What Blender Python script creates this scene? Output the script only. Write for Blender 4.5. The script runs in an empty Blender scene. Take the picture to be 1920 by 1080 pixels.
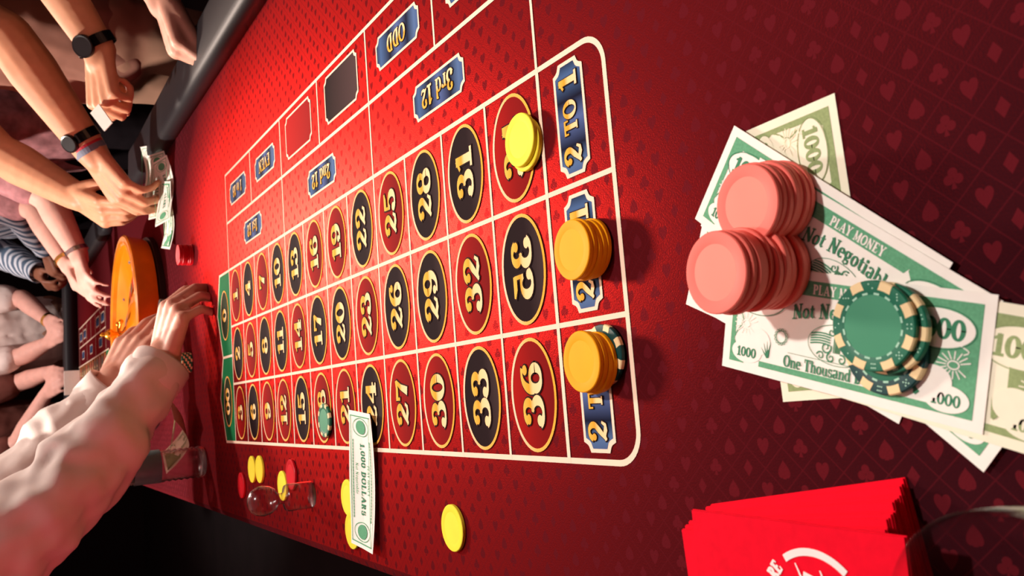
import bpy, math, random
from mathutils import Vector, Matrix
random.seed(7)
scene = bpy.context.scene
col = scene.collection
TZ = 0.78                                  # height of the table top above the floor

# ------------------------------------------------------------------ camera
cam_data = bpy.data.cameras.new('camera')
cam = bpy.data.objects.new('camera', cam_data); col.objects.link(cam)
CX = Vector((-0.07814820, -0.51819199, -0.85168652))      # image right
CY = Vector((-0.99038177, 0.13819486, 0.00679250))        # image down
CZ = Vector((0.11417888, 0.84402562, -0.52400758))        # viewing direction
cam.matrix_world = Matrix(((CX.x, -CY.x, -CZ.x, 0.0533004), (CX.y, -CY.y, -CZ.y, -1.4262315),
                           (CX.z, -CY.z, -CZ.z, 0.3426861 + TZ), (0, 0, 0, 1)))
cam_data.sensor_fit = 'HORIZONTAL'; cam_data.sensor_width = 36.0
cam_data.lens = 1607.73 / 1920 * 36.0
cam_data.clip_start = 0.01; cam_data.clip_end = 60
cam_data.dof.use_dof = True
cam_data.dof.focus_distance = 0.72
cam_data.dof.aperture_fstop = cam_data.lens / 1.7          # 1.7 mm pupil
scene.camera = cam

# ------------------------------------------------------------------ world, light, exposure
world = bpy.data.worlds.new('room_air'); scene.world = world
world.use_nodes = True
world.node_tree.nodes['Background'].inputs[0].default_value = (0.30, 0.13, 0.13, 1)
world.node_tree.nodes['Background'].inputs[1].default_value = 0.10

def spot(name, loc, target, power, color, size, blend=0.6, radius=0.05):
    l = bpy.data.lights.new(name, 'SPOT'); l.energy = power; l.color = color
    l.spot_size = math.radians(size); l.spot_blend = blend; l.shadow_soft_size = radius
    o = bpy.data.objects.new(name, l); col.objects.link(o)
    o.location = (loc[0], loc[1], loc[2] + TZ)
    d = Vector(target) - Vector(loc)
    o.rotation_euler = d.to_track_quat('-Z', 'Y').to_euler()
    return o
spot('table_spot', (0.58, -0.80, 1.45), (0.16, -1.0, 0), 74, (1.0, 0.93, 0.86), 80, 0.7, 0.035)
spot('wheel_spot', (0.58, 1.40, 1.00), (0.33, -0.62, 0), 270, (1.0, 0.80, 0.68), 31, 1.0, 0.16)
spot('crowd_spot', (-1.15, 1.05, 2.10), (0.50, 0.85, 0.10), 520, (1.0, 0.88, 0.78), 48, 0.7, 0.07)
spot('croupier_spot', (0.95, 1.05, 2.00), (-0.02, 0.28, 0.14), 150, (1.0, 0.88, 0.78), 28, 0.8, 0.07)
spot('far_end_fill', (0.15, 2.05, 2.10), (0.32, 2.95, 0.10), 150, (1.0, 0.86, 0.80), 56, 0.7, 0.07)  # added fill, brightens the people at the far end
spot('red_fill_spot', (-0.95, -1.00, 0.25), (0.10, 0.30, 0.16), 20, (1.0, 0.10, 0.12), 36, 0.8, 0.08)  # added red fill, strengthens the felt's red bounce under the sleeves
def ceiling_fill(name, loc, sx, sy, power, color):
    l = bpy.data.lights.new(name, 'AREA'); l.shape = 'RECTANGLE'; l.size = sx; l.size_y = sy; l.energy = power; l.color = color
    o = bpy.data.objects.new(name, l); col.objects.link(o); o.location = loc
    return o
ceiling_fill('ceiling_fill', (0.3, 0.8, 3.15), 5.0, 6.0, 46, (1.0, 0.52, 0.48))  # added soft fill, lifts shadows to a rosy tone and shows in the glass
scene.view_settings.view_transform = 'Standard'
scene.view_settings.look = 'None'
scene.view_settings.exposure = 0.0
scene.view_settings.gamma = 1.0
scene.view_settings.use_curve_mapping = False

# ------------------------------------------------------------------ node helpers and materials
class N:
    """tiny expression builder over math nodes"""
    def __init__(s, nt, v): s.nt, s.v = nt, v
    def _op(s, op, *a, clamp=False):
        n = s.nt.nodes.new('ShaderNodeMath'); n.operation = op; n.use_clamp = clamp
        for i, x in enumerate((s,) + a):
            x = x.v if isinstance(x, N) else x
            if isinstance(x, (int, float)): n.inputs[i].default_value = x
            else: s.nt.links.new(x, n.inputs[i])
        return N(s.nt, n.outputs[0])
    def __add__(s, o): return s._op('ADD', o)
    def __sub__(s, o): return s._op('SUBTRACT', o)
    def __mul__(s, o): return s._op('MULTIPLY', o)
    def __truediv__(s, o): return s._op('DIVIDE', o)
    def abs(s): return s._op('ABSOLUTE')
    def sqrt(s): return s._op('SQRT')
    def floor(s): return s._op('FLOOR')
    def fract(s): return s._op('FRACT')
    def pmod(s, m): return s._op('FLOORED_MODULO', m)
    def lt(s, o): return s._op('LESS_THAN', o)
    def gt(s, o): return s._op('GREATER_THAN', o)
    def max(s, o): return s._op('MAXIMUM', o)
    def min(s, o): return s._op('MINIMUM', o)
    def pow(s, o): return s._op('POWER', o)
    def cmp(s, o, e=0.5): return s._op('COMPARE', o, e)

def lin(c):
    return tuple((x / 255 / 12.92 if x / 255 <= 0.04045 else ((x / 255 + 0.055) / 1.055) ** 2.4) for x in c) + (1,)
MATS = {}
def mat(name, rgb, rough=0.5, metal=0.0, spec=0.5, var=0.06, scale=40, bump=0.0, trans=0.0, ior=1.45, sheen=0.0, coat=0.0, sss=0.0):
    """Principled material whose colour wanders a little with a noise texture"""
    m = bpy.data.materials.new(name); m.use_nodes = True; nt = m.node_tree
    b = nt.nodes['Principled BSDF']
    tc = nt.nodes.new('ShaderNodeTexCoord')
    no = nt.nodes.new('ShaderNodeTexNoise'); no.inputs['Scale'].default_value = scale; no.inputs['Detail'].default_value = 3
    nt.links.new(tc.outputs['Object'], no.inputs['Vector'])
    c = lin(rgb)
    ra = nt.nodes.new('ShaderNodeValToRGB')
    ra.color_ramp.elements[0].position = 0.3; ra.color_ramp.elements[1].position = 0.7
    ra.color_ramp.elements[0].color = tuple(x * (1 - var) for x in c[:3]) + (1,)
    ra.color_ramp.elements[1].color = tuple(min(1, x * (1 + var)) for x in c[:3]) + (1,)
    nt.links.new(no.outputs[0], ra.inputs[0]); nt.links.new(ra.outputs[0], b.inputs['Base Color'])
    b.inputs['Roughness'].default_value = rough; b.inputs['Metallic'].default_value = metal
    b.inputs['Specular IOR Level'].default_value = spec; b.inputs['IOR'].default_value = ior
    b.inputs['Transmission Weight'].default_value = trans
    b.inputs['Sheen Weight'].default_value = sheen; b.inputs['Coat Weight'].default_value = coat
    if sss:
        b.inputs['Subsurface Weight'].default_value = sss
        b.inputs['Subsurface Radius'].default_value = (0.012, 0.004, 0.002)
    if bump:
        bu = nt.nodes.new('ShaderNodeBump'); bu.inputs['Strength'].default_value = bump; bu.inputs['Distance'].default_value = 0.002
        nt.links.new(no.outputs[0], bu.inputs['Height']); nt.links.new(bu.outputs[0], b.inputs['Normal'])
    MATS[name] = m
    return m
def grad(name, stops, axis='X', rough=0.85, spec=0.06):
    """flat print whose ink runs through a colour gradient across the printed shape"""
    m = bpy.data.materials.new(name); m.use_nodes = True; nt = m.node_tree
    b = nt.nodes['Principled BSDF']; tc = nt.nodes.new('ShaderNodeTexCoord')
    sx = nt.nodes.new('ShaderNodeSeparateXYZ'); nt.links.new(tc.outputs['Generated'], sx.inputs[0])
    ra = nt.nodes.new('ShaderNodeValToRGB'); el = ra.color_ramp.elements
    while len(el) < len(stops): el.new(0.5)
    for e, (p, c) in zip(el, stops): e.position = p; e.color = lin(c)
    nt.links.new(sx.outputs[axis], ra.inputs[0]); nt.links.new(ra.outputs[0], b.inputs['Base Color'])
    b.inputs['Roughness'].default_value = rough; b.inputs['Specular IOR Level'].default_value = spec
    MATS[name] = m
    return m

def felt_material():
    """red casino speed cloth: dark glossy ground, brighter matt suit marks in a lattice of thin lines"""
    m = bpy.data.materials.new('suited_felt'); m.use_nodes = True; nt = m.node_tree
    for n in list(nt.nodes): nt.nodes.remove(n)
    out = nt.nodes.new('ShaderNodeOutputMaterial')
    tc = nt.nodes.new('ShaderNodeTexCoord'); sx = nt.nodes.new('ShaderNodeSeparateXYZ')
    nt.links.new(tc.outputs['Object'], sx.inputs[0])
    X, Y = N(nt, sx.outputs[0]), N(nt, sx.outputs[1])
    P, Q = 0.01193, 0.0225
    a = (Y * -1 + -1.0958) / P                      # column coordinate
    b = (X + -0.0238) / Q                           # row coordinate
    ci = (a + 0.5).floor(); odd = ci.pmod(2)
    # nearest lattice point: columns alternate by half a row; use diamond cells
    u = (a + b * 2) * 0.5; v = (a - b * 2) * 0.5    # lattice points at integer u, v
    iu = (u + 0.5).floor(); iv = (v + 0.5).floor()
    colm = (iu + iv).pmod(8)                        # column number of the cell
    fu = u - iu; fv = v - iv
    line = (fu.abs().max(fv.abs())).gt(0.478)
    lx = (fu + fv) * P * -1.0                       # metres along world y (image left/right); heart right = -y
    ly = (fu - fv) * Q * 0.5                        # metres along world x (suit up)
    x = lx / 0.0046; y = ly / 0.0046; ax = x.abs()
    def heart(yy):
        t = yy - ax.sqrt() * 0.80 + 0.28
        return (x * x + t * t).lt(0.68)
    def circ(cx, cy, r):
        dx = ax - cx; dy = y - cy
        return (dx * dx + dy * dy).lt(r * r)
    stem = (ax - (y * -1 - 0.35) * 0.3).lt(0.06) * y.lt(-0.1) * y.gt(-1.05)
    dia = (ax / 0.68 + y.abs() / 0.98).lt(1.0)
    hrt = heart(y)
    spd = heart(y * -1).max(stem)
    clb = circ(0.0, 0.45, 0.46).max(circ(0.48, -0.18, 0.46)).max(stem)
    seq = {0: dia, 1: hrt, 2: spd, 3: clb, 4: hrt, 5: dia, 6: clb, 7: spd}
    mark = None
    for k, s in seq.items():
        t = s * colm.cmp(k, 0.3)
        mark = t if mark is None else mark + t
    tone = mark.max(line * 0.45)
    no = nt.nodes.new('ShaderNodeTexNoise'); no.inputs['Scale'].default_value = 900; no.inputs['Detail'].default_value = 2
    nt.links.new(tc.outputs['Object'], no.inputs['Vector'])
    no2 = nt.nodes.new('ShaderNodeTexNoise'); no2.inputs['Scale'].default_value = 9
    nt.links.new(tc.outputs['Object'], no2.inputs['Vector'])
    def mixc(f, c0, c1):
        n = nt.nodes.new('ShaderNodeMix'); n.data_type = 'RGBA'
        nt.links.new(f, n.inputs[0])
        for i, c in ((6, c0), (7, c1)):
            if isinstance(c, tuple): n.inputs[i].default_value = c
            else: nt.links.new(c, n.inputs[i])
        return n.outputs[2]
    cd = mixc(tone.v, (0.026, 0.0055, 0.0085, 1), (0.112, 0.0100, 0.0155, 1))
    cd = mixc((N(nt, no.outputs[0]) * 0.30).v, cd, (0.070, 0.0050, 0.0080, 1))
    dif = nt.nodes.new('ShaderNodeBsdfDiffuse'); nt.links.new(cd, dif.inputs[0])
    gl = nt.nodes.new('ShaderNodeBsdfGlossy'); gl.inputs['Roughness'].default_value = 0.38
    nt.links.new(mixc(tone.v, (1.0, 0.030, 0.022, 1), (0.30, 0.012, 0.010, 1)), gl.inputs[0])
    lw = nt.nodes.new('ShaderNodeLayerWeight')
    f_ = N(nt, lw.outputs['Facing'])
    fac = f_.pow(3.2) * 2.4 * (((f_ - 0.66) / 0.16).max(0.0).min(1.0) * -0.9 + 1.0)      # gloss cut at the most grazing views to dim the far felt
    fac = fac.min(0.6)
    bu = nt.nodes.new('ShaderNodeBump'); bu.inputs['Strength'].default_value = 0.25; bu.inputs['Distance'].default_value = 0.0006
    nt.links.new(no.outputs[0], bu.inputs['Height'])
    nt.links.new(bu.outputs[0], dif.inputs['Normal']); nt.links.new(bu.outputs[0], gl.inputs['Normal'])
    mx = nt.nodes.new('ShaderNodeMixShader')
    nt.links.new(fac.v, mx.inputs[0]); nt.links.new(dif.outputs[0], mx.inputs[1]); nt.links.new(gl.outputs[0], mx.inputs[2])
    sh = nt.nodes.new('ShaderNodeBsdfSheen'); sh.inputs[0].default_value = (0.060, 0.030, 0.036, 1); sh.inputs['Roughness'].default_value = 0.35
    ad = nt.nodes.new('ShaderNodeAddShader'); nt.links.new(mx.outputs[0], ad.inputs[0]); nt.links.new(sh.outputs[0], ad.inputs[1])
    nt.links.new(ad.outputs[0], out.inputs[0])
    MATS['felt'] = m
    return m
felt_material()
mat('white_ink', (255, 226, 200), 0.8, spec=0.1, var=0.03)
mat('green_ink', (22, 120, 70), 0.8, spec=0.1)
mat('outline_ink', (34, 14, 14), 0.8, spec=0.1)
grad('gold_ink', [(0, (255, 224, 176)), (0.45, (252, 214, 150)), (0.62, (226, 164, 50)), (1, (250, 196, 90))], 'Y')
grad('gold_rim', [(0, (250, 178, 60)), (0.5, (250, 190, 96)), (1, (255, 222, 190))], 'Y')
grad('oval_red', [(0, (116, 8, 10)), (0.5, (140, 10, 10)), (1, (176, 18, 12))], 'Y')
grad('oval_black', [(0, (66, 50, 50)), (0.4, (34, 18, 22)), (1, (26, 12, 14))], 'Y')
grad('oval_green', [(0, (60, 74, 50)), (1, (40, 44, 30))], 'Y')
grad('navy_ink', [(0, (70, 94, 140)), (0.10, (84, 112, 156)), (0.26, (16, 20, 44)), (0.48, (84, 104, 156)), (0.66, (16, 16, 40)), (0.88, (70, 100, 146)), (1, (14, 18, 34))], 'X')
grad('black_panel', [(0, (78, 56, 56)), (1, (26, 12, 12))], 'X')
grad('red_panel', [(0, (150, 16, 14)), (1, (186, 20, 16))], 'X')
mat('black_vinyl', (32, 31, 35), 0.55, spec=0.3, scale=300, bump=0.08)
mat('black_cloth', (14, 10, 13), 0.95, spec=0.1, scale=200)
mat('dark_floor', (24, 14, 16), 0.8, scale=6, var=0.3)
mat('dark_wall', (30, 18, 20), 0.9, scale=4, var=0.2)
mat('dark_ceiling', (22, 16, 16), 0.9, scale=4)
mat('black_metal', (20, 20, 22), 0.35, metal=0.6)
mat('paper', (255, 250, 240), 0.85, spec=0.1, var=0.02, scale=120)
mat('paper_warm', (250, 246, 220), 0.85, spec=0.1, var=0.02, scale=120)
mat('bill_green', (104, 172, 132), 0.85, spec=0.1, var=0.12, scale=700)
mat('bill_olive', (152, 170, 118), 0.85, spec=0.1, var=0.12, scale=700)
mat('bill_dark', (70, 138, 104), 0.85, spec=0.1)
mat('napkin_red', (236, 10, 40), 0.9, spec=0.1, var=0.05, scale=160, bump=0.1)
mat('napkin_white', (255, 240, 236), 0.9, spec=0.1)
mat('chip_pink', (250, 118, 104), 0.55, spec=0.35, var=0.03)
mat('chip_pink_inlay', (252, 140, 122), 0.5, spec=0.35, var=0.03)
mat('chip_orange', (254, 172, 14), 0.6, spec=0.12, var=0.03)
mat('chip_orange_inlay', (255, 178, 18), 0.6, spec=0.12, var=0.03)
mat('chip_yellow', (255, 236, 66), 0.6, spec=0.12, var=0.03)
mat('chip_yellow_inlay', (255, 240, 74), 0.6, spec=0.12, var=0.03)
mat('chip_red', (206, 12, 30), 0.4, spec=0.4, var=0.05)
mat('chip_red_inlay', (220, 20, 38), 0.4, spec=0.4, var=0.05)
mat('chip_green', (24, 112, 84), 0.4, spec=0.4, var=0.04)
mat('chip_green_inlay', (66, 148, 112), 0.5, spec=0.3, var=0.03)
mat('chip_teal', (10, 66, 66), 0.4, spec=0.4, var=0.05)
mat('chip_cream', (250, 222, 168), 0.5, spec=0.3, var=0.05)
mat('chip_mint', (176, 226, 200), 0.5, spec=0.3)
mat('wheel_wood', (238, 132, 10), 0.28, spec=0.6, var=0.18, scale=14, coat=0.5)
mat('wheel_gold', (250, 176, 60), 0.25, metal=0.8, var=0.1)
mat('wheel_red', (170, 20, 20), 0.4)
mat('wheel_black', (20, 16, 16), 0.4)
mat('wheel_green', (20, 110, 60), 0.4)
mat('ivory', (250, 246, 236), 0.25)
def thin_glass(name, tint, rough, k, p=3.5, base=0.03):
    """thin-walled clear material: straight see-through with Fresnel reflection"""
    m = bpy.data.materials.new(name); m.use_nodes = True; nt = m.node_tree
    for n in list(nt.nodes): nt.nodes.remove(n)
    out = nt.nodes.new('ShaderNodeOutputMaterial'); tr = nt.nodes.new('ShaderNodeBsdfTransparent'); tr.inputs[0].default_value = tint
    gl = nt.nodes.new('ShaderNodeBsdfGlossy'); gl.inputs['Roughness'].default_value = rough
    no = nt.nodes.new('ShaderNodeTexNoise'); no.inputs['Scale'].default_value = 60
    bu = nt.nodes.new('ShaderNodeBump'); bu.inputs['Strength'].default_value = 0.05; nt.links.new(no.outputs[0], bu.inputs['Height']); nt.links.new(bu.outputs[0], gl.inputs['Normal'])
    lw = nt.nodes.new('ShaderNodeLayerWeight')
    f = (N(nt, lw.outputs['Facing']).pow(p) * k + base).min(0.9)
    mx = nt.nodes.new('ShaderNodeMixShader'); nt.links.new(f.v, mx.inputs[0]); nt.links.new(tr.outputs[0], mx.inputs[1]); nt.links.new(gl.outputs[0], mx.inputs[2])
    nt.links.new(mx.outputs[0], out.inputs[0]); MATS[name] = m
thin_glass('glass', (0.98, 0.97, 0.97, 1), 0.10, 1.2, 5.0, 0.012)
thin_glass('acrylic', (0.93, 0.88, 0.88, 1), 0.18, 2.4)
thin_glass('pet', (0.93, 0.90, 0.90, 1), 0.28, 1.8)
mat('label_teal', (96, 140, 142), 0.5, var=0.1)
mat('skin_fair', (236, 176, 152), 0.5, spec=0.4, var=0.07, scale=30, bump=0.08, sss=0.08)
mat('skin_tan', (224, 162, 126), 0.5, spec=0.4, var=0.08, scale=30, bump=0.08, sss=0.08)
mat('skin_pink', (238, 184, 168), 0.5, spec=0.4, var=0.07, scale=30, bump=0.08, sss=0.08)
mat('skin_brown', (150, 98, 74), 0.5, spec=0.4, var=0.08, scale=30, bump=0.08, sss=0.08)
mat('hair_dark', (30, 20, 16), 0.6, scale=200, var=0.3)
mat('hair_brown', (70, 44, 28), 0.6, scale=200, var=0.3)
mat('eye_white', (240, 236, 232), 0.2)
mat('lips', (170, 92, 84), 0.5)
mat('shirt_white', (246, 232, 224), 0.8, spec=0.2, var=0.03, scale=16, bump=0.2)
mat('shirt_beige', (150, 106, 92), 0.9, spec=0.1, var=0.08, scale=16, bump=0.2)
mat('shirt_black', (18, 14, 18), 0.9, spec=0.15, var=0.1, scale=16, bump=0.2)
mat('shirt_mauve', (176, 122, 126), 0.85, spec=0.2, var=0.35, scale=26, bump=0.2)
mat('shirt_brown', (110, 66, 58), 0.9, spec=0.1, var=0.15, scale=16, bump=0.2)
mat('trousers_dark', (22, 16, 20), 0.9, spec=0.1)
mat('trousers_tan', (164, 124, 104), 0.9, spec=0.1, var=0.08, scale=10)
mat('shoe_black', (14, 12, 12), 0.4)
mat('watch_black', (14, 14, 16), 0.25, spec=0.6)
mat('band_grey', (120, 128, 148), 0.6)
mat('band_red', (190, 40, 60), 0.6)
mat('silver', (220, 216, 210), 0.2, metal=1.0)
mat('gold', (240, 200, 110), 0.25, metal=1.0)
def striped(name, c0, c1, scale, axis='Y'):
    m = mat(name, c0, 0.85); nt = m.node_tree; b = nt.nodes['Principled BSDF']
    tc = nt.nodes.new('ShaderNodeTexCoord'); w = nt.nodes.new('ShaderNodeTexWave')
    w.bands_direction = axis; w.inputs['Scale'].default_value = scale; w.inputs['Distortion'].default_value = 1.5
    nt.links.new(tc.outputs['Object'], w.inputs[0])
    r = nt.nodes.new('ShaderNodeValToRGB'); r.color_ramp.elements[0].color = lin(c0); r.color_ramp.elements[1].color = lin(c1)
    r.color_ramp.elements[0].position = 0.4; r.color_ramp.elements[1].position = 0.6
    nt.links.new(w.outputs[0], r.inputs[0]); nt.links.new(r.outputs[0], b.inputs['Base Color'])
striped('shirt_striped', (226, 236, 246), (92, 116, 140), 14)

# ------------------------------------------------------------------ mesh helpers
class MB:
    def __init__(s): s.v, s.f, s.m, s.k = [], [], [], 0
    def add(s, vs, fs, mi=0, lift=False):
        o = len(s.v)
        if lift:                      # flat print: each piece a hair above the last
            e = s.k * 6e-6; s.k = (s.k + 1) % 24
            vs = [(v[0], v[1], v[2] + e) for v in vs]
        s.v += [tuple(v) for v in vs]
        s.f += [tuple(i + o for i in f) for f in fs]; s.m += [mi] * len(fs)
        return s
    def poly(s, pts, z=0.0, mi=0):
        return s.add([(p[0], p[1], z) for p in pts], [tuple(range(len(pts)))], mi, True)
    def seg(s, p, q, w, z=0.0, mi=0):
        p, q = Vector(p[:2]), Vector(q[:2]); d = (q - p).normalized(); n = Vector((-d.y, d.x)) * w / 2; e = d * w / 2
        return s.poly([p - n - e, q - n + e, q + n + e, p + n - e], z, mi)
    def strip(s, pts, z=0.0, mi=0, closed=False):
        """pts = (x, y, width) along a stroke"""
        n = len(pts); vs = []; fs = []
        for i, (x, y, w) in enumerate(pts):
            a = pts[(i - 1) % n] if (closed or i) else pts[0]
            b = pts[(i + 1) % n] if (closed or i < n - 1) else pts[-1]
            d = Vector((b[0] - a[0], b[1] - a[1]))
            d = d.normalized() if d.length > 1e-9 else Vector((1, 0))
            vs += [(x - d.y * w / 2, y + d.x * w / 2, z), (x + d.y * w / 2, y - d.x * w / 2, z)]
        for i in range(n if closed else n - 1):
            j = (i + 1) % n; fs.append((2 * i, 2 * i + 1, 2 * j + 1, 2 * j))
        return s.add(vs, fs, mi, True)
    def ring(s, cx, cy, rx, ry, w, z=0.0, mi=0, n=48):
        return s.strip([(cx + rx * math.cos(2 * math.pi * k / n), cy + ry * math.sin(2 * math.pi * k / n), w) for k in range(n)], z, mi, True)
    def disc(s, cx, cy, rx, ry=None, z=0.0, mi=0, n=40):
        ry = rx if ry is None else ry
        return s.poly([(cx + rx * math.cos(2 * math.pi * k / n), cy + ry * math.sin(2 * math.pi * k / n)) for k in range(n)], z, mi)
    def lathe(s, prof, n=48, mi=0, c=(0, 0, 0), cap=True, a0=0.0, a1=2 * math.pi):
        full = abs(a1 - a0 - 2 * math.pi) < 1e-6; k = n if full else n + 1; vs = []; fs = []
        for (r, z) in prof:
            for i in range(k):
                a = a0 + (a1 - a0) * i / n
                vs.append((c[0] + r * math.cos(a), c[1] + r * math.sin(a), c[2] + z))
        for j in range(len(prof) - 1):
            for i in range(n):
                i2 = (i + 1) % k
                fs.append((j * k + i, j * k + i2, (j + 1) * k + i2, (j + 1) * k + i))
        if cap and full:
            if prof[0][0] > 1e-6: fs.append(tuple(range(k - 1, -1, -1)))
            if prof[-1][0] > 1e-6: fs.append(tuple((len(prof) - 1) * k + i for i in range(k)))
        return s.add(vs, fs, mi)
    def box(s, x0, x1, y0, y1, z0, z1, mi=0):
        vs = [(x, y, z) for z in (z0, z1) for y in (y0, y1) for x in (x0, x1)]
        return s.add(vs, [(0, 2, 3, 1), (4, 5, 7, 6), (0, 1, 5, 4), (2, 6, 7, 3), (0, 4, 6, 2), (1, 3, 7, 5)], mi)
    def capsule(s, p0, r0, p1, r1, mi=0, n=14, k=4):
        p0, p1 = Vector(p0), Vector(p1); d = p1 - p0; L = d.length
        d = d / L if L > 1e-7 else Vector((0, 0, 1))
        t = Vector((1, 0, 0)) if abs(d.x) < 0.8 else Vector((0, 1, 0))
        u = d.cross(t).normalized(); w = d.cross(u)
        prof = [(r0 * math.sin(math.pi / 2 * i / k), -r0 * math.cos(math.pi / 2 * i / k)) for i in range(k + 1)]
        prof += [(r1 * math.cos(math.pi / 2 * i / k), L + r1 * math.sin(math.pi / 2 * i / k)) for i in range(k + 1)]
        prof[0] = (r0 * 0.02, prof[0][1]); prof[-1] = (r1 * 0.02, prof[-1][1])
        vs = []; fs = []
        for (r, z) in prof:
            for i in range(n):
                a = 2 * math.pi * i / n
                vs.append(p0 + d * z + (u * math.cos(a) + w * math.sin(a)) * r)
        for j in range(len(prof) - 1):
            for i in range(n):
                i2 = (i + 1) % n
                fs.append((j * n + i, j * n + i2, (j + 1) * n + i2, (j + 1) * n + i))
        fs.append(tuple(range(n - 1, -1, -1))); fs.append(tuple((len(prof) - 1) * n + i for i in range(n)))
        return s.add(vs, fs, mi)
    def map(s, fn): s.v = [tuple(fn(Vector(v))) for v in s.v]; return s
    def mesh(s, name, mats, smooth=False):
        me = bpy.data.meshes.new(name); me.from_pydata(s.v, [], s.f)
        for m in (mats if isinstance(mats, (list, tuple)) else [mats]): me.materials.append(MATS[m])
        me.polygons.foreach_set('material_index', s.m)
        if smooth: me.polygons.foreach_set('use_smooth', [True] * len(s.f))
        me.update()
        return me
    def build(s, name, mats, parent=None, loc=(0, 0, 0), rz=0.0, smooth=False):
        o = bpy.data.objects.new(name, s.mesh(name, mats, smooth)); col.objects.link(o)
        o.location = loc; o.rotation_euler = (0, 0, rz)
        if parent: o.parent = parent
        return o
def put(name, me, parent=None, loc=(0, 0, 0), rz=0.0):
    o = bpy.data.objects.new(name, me); col.objects.link(o); o.location = loc; o.rotation_euler = (0, 0, rz)
    if parent: o.parent = parent
    return o
def tag(o, label, cat, group=None):
    o['label'] = label; o['category'] = cat
    if group: o['group'] = group
    return o
def empty(name, loc=(0, 0, 0), rz=0.0):
    o = bpy.data.objects.new(name, None); col.objects.link(o); o.location = loc; o.rotation_euler = (0, 0, rz)
    o.empty_display_size = 0.05
    return o
def T(x, y, h=0.0): return (x, y, TZ + h)
def bevel(o, w, seg=2):
    b = o.modifiers.new('bevel', 'BEVEL'); b.width = w; b.segments = seg; b.limit_method = 'ANGLE'
    return o
def autosmooth(o, ang=35):
    for p in o.data.polygons: p.use_smooth = True
    o.data.set_sharp_from_angle(angle=math.radians(ang))
    return o

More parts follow.
